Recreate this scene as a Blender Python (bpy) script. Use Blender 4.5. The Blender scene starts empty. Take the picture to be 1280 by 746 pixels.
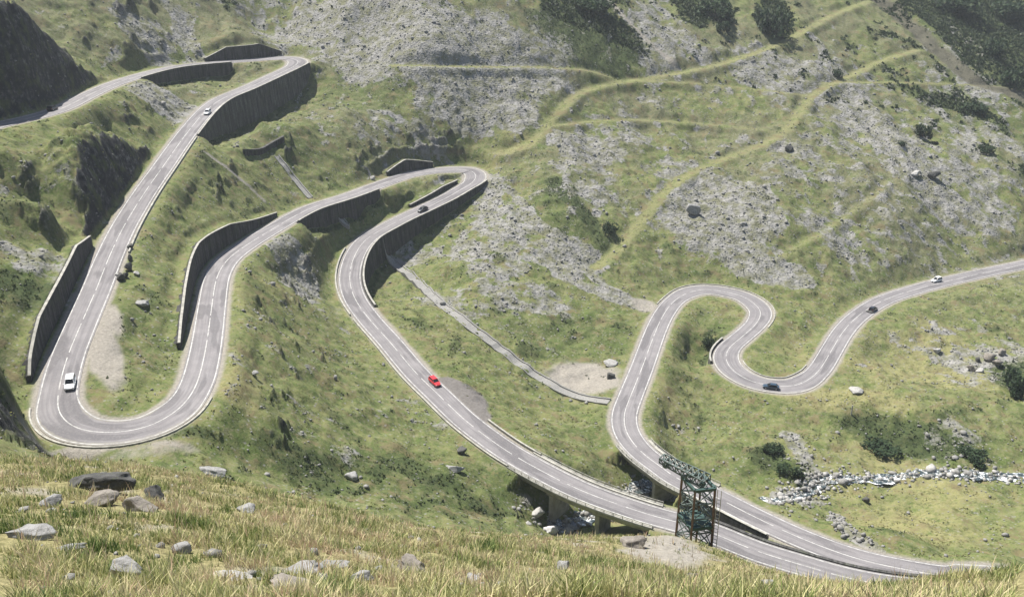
import bpy, math, random
import numpy as np
from mathutils import Vector
RS = np.random.RandomState(7); random.seed(7)
C = bpy.context.scene.collection
F = 1245.0; PITCH = math.radians(23.0)
SP, CP = math.sin(PITCH), math.cos(PITCH)

# ------------------------------------------------------------------ survey helpers
def ray(u, v):
    u = np.asarray(u, float); v = np.asarray(v, float)
    x = (u - 640) / F; y = -(v - 373) / F
    return np.stack([x, CP + y * SP, -SP + y * CP], -1)
def at_z(u, v, z):
    d = ray(u, v); return d * (z / d[..., 2])[..., None] if np.ndim(z) else d * (z / d[..., 2])
def spline(p, n=8):
    p = np.array(p, float); out = []
    for i in range(len(p) - 1):
        p0 = p[max(i - 1, 0)]; p1 = p[i]; p2 = p[i + 1]; p3 = p[min(i + 2, len(p) - 1)]
        for t in np.arange(n) / n:
            out.append(.5 * (2 * p1 + (-p0 + p2) * t + (2 * p0 - 5 * p1 + 4 * p2 - p3) * t * t + (-p0 + 3 * p1 - 3 * p2 + p3) * t ** 3))
    out.append(p[-1]); return np.array(out)

# ------------------------------------------------------------------ noise
def _h(ix, iy, s):
    n = (ix.astype(np.int64) * 374761393 + iy.astype(np.int64) * 668265263 + s * 982451653) & 0x7fffffff
    n = ((n ^ (n >> 13)) * 1274126177) & 0x7fffffff
    return (n ^ (n >> 16)) & 0x7fffffff
def pnoise(x, y, s=0):
    ix = np.floor(x); iy = np.floor(y); fx = x - ix; fy = y - iy
    ux = fx * fx * fx * (fx * (fx * 6 - 15) + 10); uy = fy * fy * fy * (fy * (fy * 6 - 15) + 10)
    def g(a, b):
        an = (_h(ix + a, iy + b, s) % 4096) * (2 * np.pi / 4096)
        return np.cos(an) * (fx - a) + np.sin(an) * (fy - b)
    a = g(0, 0) * (1 - ux) + g(1, 0) * ux; b = g(0, 1) * (1 - ux) + g(1, 1) * ux
    return (a * (1 - uy) + b * uy) * 1.41
def fbm(x, y, sc, octv=4, s=0, gain=.5):
    r = np.zeros_like(x); a = 1.0; t = 0; f = 1.0 / sc
    for k in range(octv):
        r += a * pnoise(x * f + 17.3 * k, y * f - 9.1 * k, s + k); t += a; a *= gain; f *= 2.03
    return r / t
def ridged(x, y, sc, octv=3, s=0):
    r = np.zeros_like(x); a = 1.0; t = 0; f = 1.0 / sc
    for k in range(octv):
        r += a * (1 - 2 * np.abs(pnoise(x * f + 5.1 * k, y * f + 2.7 * k, s + k))); t += a; a *= .5; f *= 2.1
    return r / t
def sst(a, b, x):
    t = np.clip((x - a) / (b - a), 0, 1); return t * t * (3 - 2 * t)

# ------------------------------------------------------------------ the mountain road, surveyed point by point, descending
ROAD = [(-60,172),(0,156),(40,147),(77,136),(115,117),(154,101),(214,85),(278,78),(320,75),(345,73),(362,73),(373,77),(366,84),(345,94),(306,112),(277,124),(255,141),(228,174),(204,208),(184,236),(166,264),(150,292),(134,327),(121,360),(100,408),(85,444),(76,475),(72,500),(74,516),(84,528),(98,536),(121,540),(150,540),(185,533),(214,518),(234,500),(248,474),(258,431),(265,381),(271,347),(285,324),(312,304),(340,287),(384,262),(434,246),(480,229),(510,219),(540,214),(570,212),(587,213),(595,219),(591,228),(576,237),(557,248),(530,261),(504,273),(485,283),(459,298),(443,320),(437,347),(443,372),(461,398),(488,428),(520,466),(550,495),(578,522),(602,541),(636,565),(682,591),(727,613),(770,629),(812,643),(842,651),(889,665),(942,687),(1000,705),(1060,722),(1120,733),(1180,738),(1230,738),(1262,735),(1272,729),(1258,724),(1215,722),(1177,719),(1130,711),(1083,701),(1036,686),(989,667),(942,645),(899,623),(847,598),(829,585),(802,565),(784,542),(780,520),(787,498),(802,461),(817,420),(829,394),(844,375),(865,364),(887,362),(913,366),(932,372),(947,383),(951,393),(944,406),(926,422),(912,434),(907,447),(915,462),(936,475),(960,481.5),(990,482.5),(1011,474),(1026,460),(1041,435),(1055,413),(1075,393),(1107,374),(1158,358),(1208,346),(1278,331),(1340,319),(1420,306)]
NS = 8
def grade(i): return .055 if i < 24 else .07 if i < 60 else (.05 if i < 76 else .032)
def solve_road():
    q = spline(ROAD, NS); d = ray(q[:, 0], q[:, 1]); N = len(q); P = np.zeros((N, 3)); a = 27 * NS
    P[a] = d[a] * (-87.0 / d[a, 2])
    for i in list(range(a + 1, N)) + list(range(a - 1, -1, -1)):
        up = i < a; j = i + 1 if up else i - 1
        z = P[j, 2]
        for _ in range(20):
            L = np.linalg.norm(d[i] * (z / d[i, 2]) - P[j])
            z = .5 * z + .5 * (P[j, 2] + (1 if up else -1) * grade(i / NS) * L)
        P[i] = d[i] * (z / d[i, 2])
    return P
P0 = solve_road()
idx0 = np.arange(len(P0)) / NS
# smooth a little in plan, then resample every metre
for _ in range(3):
    P0[1:-1] = .25 * P0[:-2] + .5 * P0[1:-1] + .25 * P0[2:]
S0 = np.r_[0, np.cumsum(np.linalg.norm(np.diff(P0[:, :2], axis=0), axis=1))]
SS = np.arange(0, S0[-1], 1.0)
RP = np.stack([np.interp(SS, S0, P0[:, k]) for k in range(3)], -1)
for _ in range(6):
    RP[1:-1] = .25 * RP[:-2] + .5 * RP[1:-1] + .25 * RP[2:]
RI = np.interp(SS, S0, idx0)
T = np.gradient(RP[:, :2], axis=0); T /= np.linalg.norm(T, axis=1)[:, None]
RN = np.stack([T[:, 1], -T[:, 0]], -1)                     # right-hand side of a car driving down
ang = np.unwrap(np.arctan2(T[:, 1], T[:, 0])); curv = np.abs(np.gradient(ang))
curv = np.convolve(np.pad(curv, 10, 'edge'), np.ones(21) / 21, 'valid')
HW = 3.5 + .9 * sst(.02, .08, curv)
NR = len(RP)
def roadpt(i, off=0.0, dz=0.0):                            # point at road index i
    k = int(np.argmin(np.abs(RI - i)))
    return np.array([RP[k, 0] + RN[k, 0] * off, RP[k, 1] + RN[k, 1] * off, RP[k, 2] + dz])
def rk(i): return int(np.argmin(np.abs(RI - i)))

BRIDGES = [(67.7, 71.2), (90.6, 93.2)]
on_bridge = np.zeros(NR, bool)
for a, b in BRIDGES: on_bridge |= (RI > a) & (RI < b)

# walls: (i0, i1, side, kind, [(i,h)...], label)
WALLS = [
 (6.75, 9.6, -1, 'cut', [(6.75,1.),(7.3,5),(8.6,5.5),(9.6,1.5)], 'curved grey retaining wall behind the uppermost hairpin'),
 (5.15, 7.1, 1, 'fill', [(5.15,3),(6,5),(7.1,5)], 'shaded masonry wall holding up the topmost stretch of road'),
 (11.4, 16.9, -1, 'fill', [(11.4,6),(12.5,10),(14,12),(15.5,11),(16.9,4)], 'tallest stone retaining wall, below the uppermost hairpin'),
 (21.4, 26.0, 1, 'cut', [(21.4,2.5),(22.2,5.5),(24.5,5.8),(25.6,3),(26.0,1.)], 'long dark stone wall beside the white car, with pale coping'),
 (36.9, 42.6, -1, 'cut', [(36.9,1.2),(37.3,3.2),(38,5.2),(39.6,6.6),(41,5.4),(42.6,1.2)], 'bent dark retaining wall between the two left stretches of road'),
 (42.4, 44.6, 1, 'fill', [(42.4,3),(43.2,7),(44.6,4)], 'short shaded wall under the road above the drainage channel'),
 (45.6, 47.3, -1, 'cut', [(45.6,1.5),(46.3,4.5),(47.3,2)], 'short black-looking wall above the middle hairpin'),
 (50.6, 60.6, -1, 'fill', [(50.6,1.5),(53,3.5),(55,6.5),(57,9),(58.5,7),(60.6,1.5)], 'long curving retaining wall below the middle hairpin'),
 (51.2, 54.2, 1, 'cut', [(51.2,1.0),(52.5,1.8),(54.2,1.)], 'low wall inside the middle hairpin'),
 (72.2, 79.0, -1, 'fill', [(72.2,2.),(74,4),(79.0,2.)], 'low wall between the two roads where they run side by side'),
 (88.3, 90.5, -1, 'fill', [(88.3,1),(89.4,3),(90.5,4)], 'dark wedge of wall between the two converging roads'),
 (108.4, 110.5, 1, 'fill', [(108.4,1.5),(109.4,3.5),(110.5,1.5)], 'small curved wall at the tight bend above the dark blue car'),
]
CLIFFS = [  # rock faces above the road: (side, [(i, h)], setback)
 (-1, [(0.2,18),(1,20),(2,23),(3,26),(3.6,21),(4.1,13),(4.6,6),(5.0,2)], 9.),
 (1, [(17.4,3),(18,8),(18.8,13),(19.6,15),(20.4,12),(21.0,6),(21.35,3.5)], 8.),
]
# ------------------------------------------------------------------ natural terrain through surveyed points
ctl = []
def wall_h(tab, i): return float(np.interp(i, [t[0] for t in tab], [t[1] for t in tab]))
side_kind = {1: np.zeros(NR, int), -1: np.zeros(NR, int)}; side_h = {1: np.zeros(NR), -1: np.zeros(NR)}
CUT_OFF = 1.5
for (a, b, sd, kind, tab, lab) in WALLS:
    m = (RI >= a) & (RI <= b)
    side_kind[sd][m] = 1 if kind == 'cut' else 2
    side_h[sd][m] = np.interp(RI[m], [t[0] for t in tab], [t[1] for t in tab])
for (sd, tab, sb) in CLIFFS:
    m = (RI >= tab[0][0]) & (RI <= tab[-1][0])
    side_kind[sd][m] = 3
    side_h[sd][m] = np.interp(RI[m], [t[0] for t in tab], [t[1] for t in tab])
for k in range(0, NR, 7):
    if on_bridge[max(k - 4, 0):k + 5].any(): continue
    for sd in (1, -1):
        kd = side_kind[sd][k]; h = side_h[sd][k]; hw = HW[k]
        def P(off, dz): return (RP[k, 0] + RN[k, 0] * sd * off, RP[k, 1] + RN[k, 1] * sd * off, RP[k, 2] + dz)
        if kd == 0: ctl.append(P(hw + .5, -.1))
        elif kd == 1:
            ctl.append(P(hw + CUT_OFF + 1.2, h)); ctl.append(P(hw + 6, h + 1.2)); ctl.append(P(hw * .2, 0))
        elif kd == 2:
            ctl.append(P(hw + 1.6, -h)); ctl.append(P(hw + 5.5, -h - 1.6)); ctl.append(P(hw * .2, 0))
        elif kd == 3:
            ctl.append(P(hw + 1.5, .5)); ctl.append(P(hw + 7, h)); ctl.append(P(hw + 15, h + (5 if sd < 0 else 2.5)))
            if sd < 0: ctl.append(P(hw + 32, h + 13))
CP_UVZ = [
 # far slope
 (160,60,-59.7),(160,0,-46),(160,-40,-36.4),(250,50,-63),(250,0,-50),(250,-40,-38.5),(340,40,-64.7),(340,0,-53),(340,-40,-41),
 (450,190,-95),(450,150,-87),(450,80,-73.5),(450,40,-63),(450,0,-51.5),(450,-40,-41),
 (540,180,-98),(540,120,-83),(540,60,-67),(540,0,-51),(540,-40,-40),
 (620,190,-101),(620,120,-85),(620,60,-69),(620,0,-52),(620,-40,-40),
 (640,330,-119),(640,260,-111.5),
 (700,400,-126),(700,300,-118),(700,200,-103),(700,120,-87),(700,60,-71),(700,0,-54),(700,-40,-42),
 (780,340,-126),(800,280,-118),(800,200,-106),(800,120,-90),(800,60,-74),(800,0,-57),(800,-40,-45),
 (900,335,-128),(900,280,-120),(900,200,-108),(900,120,-92),(900,60,-76),(900,0,-59),(900,-40,-46),
 (1000,350,-131),(1000,280,-121),(1000,200,-108),(1000,120,-93),(1000,60,-78),(1000,0,-61),(1000,-40,-48),
 (1130,330,-134),(1130,280,-125),(1130,200,-112),(1130,120,-97),(1130,60,-81),(1130,0,-64),(1130,-40,-51),
 (1280,300,-135),(1280,240,-125),(1280,160,-109),(1280,80,-91),(1280,0,-69),(1280,-40,-56),
 (1420,280,-136),(1420,200,-122),(1420,100,-98),(1420,0,-72),(1420,-40,-58),
 # left flank
 (30,200,-64.5),(30,300,-74),(20,380,-77.5),(60,260,-70),(-100,200,-60),(-120,330,-62),(-120,430,-60),(-150,60,-37),
 # slopes between the legs
 (190,420,-89),(170,480,-89),(210,330,-88),(230,260,-86),(300,210,-88),(330,160,-83.5),
 (340,400,-102),(350,340,-104),(330,470,-97.5),(330,540,-96),(420,470,-107.5),(450,560,-109),(540,590,-115),(400,600,-104),(480,632,-107),
 (480,250,-106),(440,270,-107.5),(520,240,-107),
 (560,400,-121),(620,440,-124),(700,480,-129),(600,360,-119.5),(660,520,-126),(720,550,-127.5),(740,590,-127.5),(560,330,-117.5),
 # gully under the bridges
 (690,664,-129.5),(725,655,-130.5),(760,634,-131.5),(850,624,-134.5),(815,600,-134.5),(915,632,-134.0),
 (640,640,-123),(790,655,-127.5),
 # right valley floor
 (975,628,-136),(1030,604,-136.8),(1150,598,-138),(1280,601,-139),(1420,602,-140),
 (1150,650,-134.5),(1050,660,-134),(1280,660,-134),(1280,700,-131),(1420,680,-130),
 (1000,540,-136.5),(1120,512,-134.6),(1060,520,-135.2),(1200,515,-135.2),(1120,566,-138),(1200,500,-137),(1280,520,-138.5),(1420,520,-139),(950,560,-134.5),
 (870,430,-134.5),(880,500,-135.2),(840,540,-134),(1000,430,-136),(1200,420,-139.5),(1280,400,-140.5),(1100,440,-138.5),(1420,380,-142),
 # slope below the hairpin, out of sight behind the crest
 (100,592,-86),(200,596,-88),(330,625,-95),
]
for u, v, z in CP_UVZ: ctl.append(tuple(at_z(u, v, z)))
# near hillside, by slant distance along the line of sight
NEAR = [(-200,746,15),(0,746,15),(200,746,16),(400,746,17),(640,746,19),(850,746,21),(1060,746,26),(1280,746,24),(1480,746,22),
 (0,650,27),(200,650,28),(400,680,27),(640,705,32),(850,715,40),(1060,740,38),(1280,715,34),(1480,700,30),
 (-200,575,44),(0,574,46),(130,571,52),(250,585,55),(330,601,57),(400,624,58),(480,649,60),(560,664,60),(640,668,62),(720,668,74),(800,662,84),(845,664,88),(890,682,84),(950,703,70),(1020,733,58),(1085,748,48),(1150,745,46),(1210,738,46),(1280,712,46),(1480,690,46),
 (830,692,66)]
for u, v, dd in NEAR:
    d = ray(u, v + (11 if dd > 43 else 0)); ctl.append(tuple(d / np.linalg.norm(d) * dd))
# behind the crest the hill falls away faster than the line of sight
for u, v, dd in [(-200,585,75),(0,588,80),(130,588,88),(250,603,90),(330,622,92),(480,668,95),(560,684,98),(640,692,100),(720,686,112),(800,682,118),(850,692,120),(890,700,118),(950,720,110),(1020,742,96),(1085,758,84),(1150,760,84),(1210,758,86),(1280,748,88),(1480,730,88),(640,683,140),(560,672,140)]:
    d = ray(u, v); ctl.append(tuple(d / np.linalg.norm(d) * dd))
ctl += [(0,0,-1.75),(8,0,-2.2),(-8,0,-1.6),(0,6,-5.2),(25,0,-4),(-25,0,-2),(60,0,-12),(-60,0,-6),(0,-20,6)]
# knob of rock beside the lower left hairpin
ctl += [tuple(at_z(20,448,-72.5)), tuple(at_z(34,478,-77.5)), tuple(at_z(18,470,-74)), tuple(at_z(-40,455,-68)), tuple(at_z(52,560,-86.5))]
ctl = np.array(ctl)
def tps_fit(c, lam=.15):
    X = c[:, :2] / 100.; n = len(X)
    d2 = ((X[:, None] - X[None]) ** 2).sum(-1)
    K = .5 * d2 * np.log(d2 + 1e-12); K[np.arange(n), np.arange(n)] = lam * 1e-3
    Pm = np.c_[np.ones(n), X]
    A = np.block([[K, Pm], [Pm.T, np.zeros((3, 3))]])
    return X, np.linalg.solve(A, np.r_[c[:, 2], 0, 0, 0])
TX, TW = tps_fit(ctl)
def tps(x, y):
    sh = np.shape(x); q = np.c_[np.ravel(x), np.ravel(y)] / 100.; out = np.zeros(len(q)); n = len(TX)
    for s in range(0, len(q), 20000):
        p = q[s:s + 20000]
        d2 = ((p[:, None, 0] - TX[None, :, 0]) ** 2 + (p[:, None, 1] - TX[None, :, 1]) ** 2)
        out[s:s + 20000] = (.5 * d2 * np.log(d2 + 1e-12)) @ TW[:n] + TW[n] + p @ TW[n + 1:]
    return out.reshape(sh)
# polar sheet of ground, finer where the road runs
TH = np.radians(np.linspace(-38, 38, 1000))
rr = [1.5]
while rr[-1] < 760:
    r = rr[-1]; rr.append(r + (r * .02 if r < 40 else r * .008 if r < 125 else .62 if r < 430 else r * .0026 if r < 600 else r * .008))
RR = np.array(rr); NRr = len(RR); NT = len(TH)
ci = np.unique(np.r_[np.arange(0, NRr, 4), NRr - 1]); cj = np.unique(np.r_[np.arange(0, NT, 4), NT - 1])
Zc = tps(RR[ci][:, None] * np.sin(TH[cj])[None], RR[ci][:, None] * np.cos(TH[cj])[None])
Zt = np.stack([np.interp(np.arange(NT), cj, row) for row in Zc])
Z = np.stack([np.interp(np.arange(NRr), ci, Zt[:, j]) for j in range(NT)], -1)
X = RR[:, None] * np.sin(TH)[None]; Y = RR[:, None] * np.cos(TH)[None]
def lookup(G, x, y):
    x = np.asarray(x, float); y = np.asarray(y, float)
    r = np.hypot(x, y); t = np.arctan2(x, y)
    fi = np.clip(np.interp(r, RR, np.arange(NRr)), 0, NRr - 1.001); fj = np.clip((t - TH[0]) / (TH[1] - TH[0]), 0, NT - 1.001)
    i = fi.astype(int); j = fj.astype(int); a = fi - i; b = fj - j
    return (G[i, j] * (1 - a) * (1 - b) + G[i + 1, j] * a * (1 - b) + G[i, j + 1] * (1 - a) * b + G[i + 1, j + 1] * a * b)
# distance to road field
DL = np.full((NRr, NT), 99.0); DK = np.zeros((NRr, NT), int)
for k in range(NR):
    x, y = RP[k, :2]; r = math.hypot(x, y); t = math.atan2(x, y); W = 15.
    i0, i1 = np.searchsorted(RR, [r - W, r + W]); j0, j1 = np.searchsorted(TH, [t - W / r, t + W / r])
    if i1 <= i0 or j1 <= j0: continue
    d = np.hypot(X[i0:i1, j0:j1] - x, Y[i0:i1, j0:j1] - y)
    m = d < np.abs(DL[i0:i1, j0:j1])
    DL[i0:i1, j0:j1][m] = d[m]; DK[i0:i1, j0:j1][m] = k
near = DL < 90
lat = (X - RP[DK, 0]) * RN[DK, 0] + (Y - RP[DK, 1]) * RN[DK, 1]
SD = np.where(lat >= 0, 1, -1)
KD = np.where(SD > 0, side_kind[1][DK], side_kind[-1][DK]); KH = np.where(SD > 0, side_h[1][DK], side_h[-1][DK])
hwg = HW[DK]; zr = RP[DK, 2]
Znat = Z.copy()
# a slightly uneven natural ground, damped next to the road
rough = np.clip((DL - hwg - 1.5) / 10, 0, 1)
farf = sst(30, 140, RR)[:, None]
Z = Z + rough * (fbm(X, Y, 26, 3, 3) * 2.2 * farf + (ridged(X + .3 * Y, Y * .35, 24, 2, 5) * 2.5) * sst(300, 360, RR)[:, None] + (fbm(X, Y, 7, 3, 11) * .9 * (.25 + .75 * farf) + ridged(X + 3 * fbm(X, Y, 9, 2, 13), Y, 12, 3, 14) * .75 * sst(120, 150, RR)[:, None]))
brg = on_bridge[DK]
# carve
d = DL
def mixz(a, b, w): return a * (1 - w) + b * w
inside = zr - .32 + .27 * sst(hwg - .5, hwg + .15, d)
flat = mixz(inside, Z, sst(hwg + 1.2, hwg + 7, d))
cut = np.where(d < hwg + CUT_OFF + .8, inside, mixz(np.maximum(zr + KH - .05, zr), Z, sst(hwg + CUT_OFF + 2.4, hwg + 7, d)))
fill = np.where(d < hwg + .12, inside, np.minimum(Z, zr - .3))
clf = mixz(inside, Z, sst(hwg + 1.6, hwg + 4.0, d))
carved = np.choose(KD, [flat, cut, fill, clf])
Z = np.where(near & ~brg, carved, Z)
Z = np.where(near & brg & (d < hwg + 3), np.minimum(Z, zr - 2.4), Z)

# ------------------------------------------------------------------ put a sight line on the ground
def hit(u, v):
    dv = ray(u, v); h = math.hypot(dv[0], dv[1]); s = dv[2] / h; t = math.atan2(dv[0], dv[1])
    fj = min(max((t - TH[0]) / (TH[1] - TH[0]), 0), NT - 1.001); j = int(fj); b = fj - j
    prof = Z[:, j] * (1 - b) + Z[:, j + 1] * b
    below = (prof > RR * s) & (RR > 8)
    if not below.any(): return None
    i = int(np.argmax(below)); g0 = prof[i - 1] - RR[i - 1] * s; g1 = prof[i] - RR[i] * s
    r = RR[i - 1] + (RR[i] - RR[i - 1]) * (-g0 / (g1 - g0))
    return np.array([r * math.sin(t), r * math.cos(t), r * s])
def hits(pl, n=6):
    q = spline(pl, n); o = [hit(u, v) for u, v in q]; return np.array([p for p in o if p is not None])
def gz(x, y): return lookup(Z, x, y)

def dist_poly(pts, W):
    """distance field to a ground polyline, within W metres"""
    D = np.full((NRr, NT), 999.0); ZK = np.zeros((NRr, NT))
    L = np.r_[0, np.cumsum(np.linalg.norm(np.diff(pts[:, :2], axis=0), axis=1))]
    ss = np.arange(0, L[-1], .7); pp = np.stack([np.interp(ss, L, pts[:, k]) for k in range(3)], -1)
    for x, y, z in pp:
        r = math.hypot(x, y); t = math.atan2(x, y)
        i0, i1 = np.searchsorted(RR, [r - W, r + W]); j0, j1 = np.searchsorted(TH, [t - W / r, t + W / r])
        if i1 <= i0 or j1 <= j0: continue
        dd = np.hypot(X[i0:i1, j0:j1] - x, Y[i0:i1, j0:j1] - y)
        m = dd < D[i0:i1, j0:j1]; D[i0:i1, j0:j1][m] = dd[m]; ZK[i0:i1, j0:j1][m] = z
    return D, ZK
# old grassy tracks across the far slope (pale bands): benches cut into the hillside
TRACKW = [1., .85, .85, .85, 1.1, .85, .45]
TRACKS = [
 ([(1085,2),(1042,18),(985,50),(920,75),(850,92),(790,101),(740,110),(712,126),(690,150),(665,178),(630,192)], 2.6),
 ([(490,82),(580,84),(660,84),(735,88),(772,101)], 1.5),
 ([(795,101),(880,105),(960,114),(1005,119)], 1.2),
 ([(690,158),(740,152),(800,150),(880,155),(965,164)], 1.1),
 ([(1150,62),(1105,75),(1060,97),(1022,114),(1000,138),(975,170),(930,190),(880,208),(835,235),(800,278),(772,312),(745,335)], 2.4),
 ([(1030,104),(1100,103),(1180,105),(1275,110)], 1.2),
 ([(1110,228),(1080,255),(1020,295),(975,320)], 1.4),
]
TRK = np.zeros((NRr, NT)); TBANK = np.zeros((NRr, NT))  # ground next to a track
for (pl, w), tw in zip(TRACKS, TRACKW):
    pts = hits(pl, 5)
    for _ in range(4): pts[1:-1] = .25 * pts[:-2] + .5 * pts[1:-1] + .25 * pts[2:]
    D, ZK = dist_poly(pts, 9)
    wv = w * (.92 + .55 * fbm(X, Y, 7, 3, 70))
    Z = np.where(D < 8, mixz(ZK, Z, sst(wv * .9, wv + 3.4, D) * .75 + .25 * sst(0, wv * 2, D)), Z)
    TBANK = np.maximum(TBANK, 1 - sst(5, 9, D))
    TRK = np.maximum(TRK, tw * np.clip(1 + .8 * fbm(X, Y, 12, 3, 72), 0, 1) * (1 - sst(wv * .3, wv + 1.8, D)))
# ------------------------------------------------------------------ what covers the ground where
def blobs(lst):
    M = np.zeros((NRr, NT))
    for (u, v, ru, rv, w) in lst:
        c = hit(u, v)
        if c is None: continue
        a = hit(u, v - rv); b = hit(u, v + rv)
        rx = ru / F * np.linalg.norm(c)
        ds = [abs(np.hypot(*p[:2]) - np.hypot(*c[:2])) for p in (a, b) if p is not None]
        ry = max(np.mean(ds) if ds else rx, 2.); ry = min(ry, rx * 4)
        r = math.hypot(c[0], c[1]); er = c[:2] / r; et = np.array([er[1], -er[0]])
        W = max(rx, ry) * 1.6; t = math.atan2(c[0], c[1])
        i0, i1 = np.searchsorted(RR, [r - W, r + W]); j0, j1 = np.searchsorted(TH, [t - W / r, t + W / r])
        dx = X[i0:i1, j0:j1] - c[0]; dy = Y[i0:i1, j0:j1] - c[1]
        q = np.sqrt(((dx * er[0] + dy * er[1]) / ry) ** 2 + ((dx * et[0] + dy * et[1]) / rx) ** 2)
        M[i0:i1, j0:j1] = np.maximum(M[i0:i1, j0:j1], w * (1 - sst(.45, 1.35, q)))
    return M
scree = blobs([(560,45,170,60,1),(430,15,110,45,.85),(600,130,100,50,.85),(330,15,60,30,.6),(690,60,50,50,.6),(640,290,50,50,.7),(700,320,60,30,.8),(610,310,70,50,.6),
 (730,225,60,45,.6),(735,188,60,25,.8),(770,160,80,16,.6),(900,265,95,60,1),(960,340,55,22,1),(850,215,50,25,.6),(1040,105,60,40,.75),(955,85,60,35,.75),
 (1100,170,80,45,.7),(1180,230,90,60,.65),(1050,290,70,40,.6),(1220,90,70,60,.6),(820,45,40,60,.7),(1000,200,60,30,.6),(1230,180,60,40,.6),
 (200,60,60,28,.65),(228,40,14,42,.9),(200,125,45,16,.9),(370,350,38,30,.75),(590,368,110,26,.6),(670,372,70,28,.6),(60,335,60,30,.55),(60,225,40,20,.5),
 (500,160,80,30,.6),(520,320,50,22,.6),(610,240,25,35,.8),(1150,300,80,30,.5),(740,330,30,22,.8),(1230,455,50,28,.8),(1170,435,40,14,.5),(1190,555,40,28,.6),
 (150,360,30,10,.4),(650,620,25,12,.5),(1000,625,45,10,.6),(900,180,330,150,.36),(1130,180,200,160,.45),(620,260,120,120,.38),(480,170,120,60,.36),(90,240,110,60,.3),(640,400,130,50,.3),(1180,440,120,60,.34),(400,400,60,50,.3),(370,490,110,90,.33),(520,520,60,40,.28),(190,430,40,60,.28),(880,520,60,40,.22)])
def stripes(lst):
    Mk = np.zeros((NRr, NT))
    for pl, wm, wt in lst:
        pts = hits(pl, 4)
        if len(pts) < 2: continue
        D, _ = dist_poly(pts, wm * 2.2); Mk = np.maximum(Mk, wt * (1 - sst(wm * .4, wm * 1.6, D)))
    return Mk
scree = np.maximum(scree, stripes([([(1030,115),(1085,160),(1140,205),(1200,255),(1240,290)], 4.5, .95), ([(748,-10),(800,45),(850,88)], 1.3, 1.), ([(640,240),(690,300),(740,345),(790,378)], 3., .85),
  ([(205,0),(235,45),(252,74)], 2.5, 1.), ([(195,112),(240,138)], 5., 1.), ([(1180,20),(1220,60),(1262,90)], 4., .85), ([(1110,150),(1180,190),(1270,230)], 3., .6), ([(1045,645),(1060,665),(1100,690)], 1.6, 1.), ([(700,345),(760,370),(800,385)], 3, .8),
  ([(990,110),(1030,70),(1010,40)], 3., .8), ([(820,0),(850,40),(880,75)], 5., .7), ([(930,320),(1000,345)], 3., .9), ([(985,545),(1010,580),(1020,600)], 3., .8)]))
scrub = np.maximum(blobs([(735,40,85,48,.9),(1230,20,110,45,1),(1170,15,80,30,.8),(1250,70,60,40,.9),(1195,132,60,12,.8),(968,25,30,30,.8),(880,12,45,25,.9),(1110,92,40,12,.5),(1140,548,95,26,.85),
  (1000,590,30,22,.7),(960,572,34,20,.85),(895,425,22,20,.6),(400,592,90,30,.55),(520,605,80,35,.65),(100,330,30,30,.4),(40,370,50,30,.75),(1270,470,34,22,.95),(700,250,30,40,.5),(300,585,40,12,.5),(600,625,50,20,.5),(240,540,30,10,.6)]),
  stripes([([(690,225),(728,262),(756,308)], 4., .85), ([(1085,35),(1150,60),(1200,120)], 3., .5)]))
brown = stripes([([(1090,-10),(1150,45),(1220,100),(1300,130)], 6., .9)])
layby = np.maximum(blobs([(586,502,26,24,1.)]), stripes([([(560,478),(580,498),(600,522)], 3., 1.)]))
lush = blobs([(740,35,75,50,1),(770,15,60,25,1),(450,115,70,45,.7),(380,170,70,30,.6),(700,255,50,50,.7),(720,420,120,50,.6),(330,220,60,30,.5),(180,400,50,90,.4),
 (400,590,120,40,.8),(520,600,90,45,.8),(620,600,60,40,.7),(1140,545,100,34,.95),(1270,470,40,25,1),(960,580,50,22,.9),(890,420,40,30,.6),(1230,120,80,60,.7),
 (1200,30,90,50,.8),(870,15,40,25,.7),(1180,130,50,14,.9),(1250,60,40,40,.8),(110,330,30,30,.3),(40,370,60,35,.7),(560,620,70,25,.8),(740,545,30,20,.7)])
dry = blobs([(1100,620,160,40,.8),(1150,650,120,40,.8),(1150,450,120,40,.7),(1050,500,120,20,.8),(640,180,40,20,.9),(620,200,25,12,.9),(900,470,50,50,.5),(1010,440,50,40,.6),(330,500,60,40,.5),(820,490,40,30,.5)])
dirt = stripes([([(752,-10),(800,42),(850,86)], 1.1, 1.), ([(255,190),(290,215),(332,252)], .8, .8)])
dirt = np.maximum(dirt, blobs([(130,440,22,60,1),(140,400,14,30,.8),(730,476,55,24,.95),(832,690,62,24,.8),(100,565,60,12,.8),(190,560,60,10,.6),(420,385,10,40,.4),(805,382,20,10,.7)]))
n1 = fbm(X, Y, 14, 4, 21); n2 = fbm(X, Y, 5, 4, 31); n3 = fbm(X, Y, 42, 3, 41)
nearh = 1 - sst(100, 130, RR)[:, None]
scree = sst(.22, .78, scree * .85 + .4 * n1 + .45 * n2 + .04) * (1 - .92 * TRK) * (1 - .6 * scrub)
wallfoot = near * (KD == 2) * sst(hwg + 1.2, hwg + 1.6, d) * (1 - sst(hwg + 2.5, hwg + 5, d))
scrub = np.maximum(scrub, .75 * wallfoot)
scrubm = sst(.3, .7, scrub + .5 * n1 + .5 * n2 - .05) * (1 - TRK)
mott = sst(.16, .42, fbm(X, Y, 11, 5, 141, .62)) * .8 * (1 - nearh) * (1 - .8 * np.clip(dirt, 0, 1)) * (1 - TRK) * np.where(near, sst(hwg + 1.5, hwg + 5, d), 1) * (1 - .6 * sst(.2, .6, dry))
scrubm = np.maximum(scrubm, mott)
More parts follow.
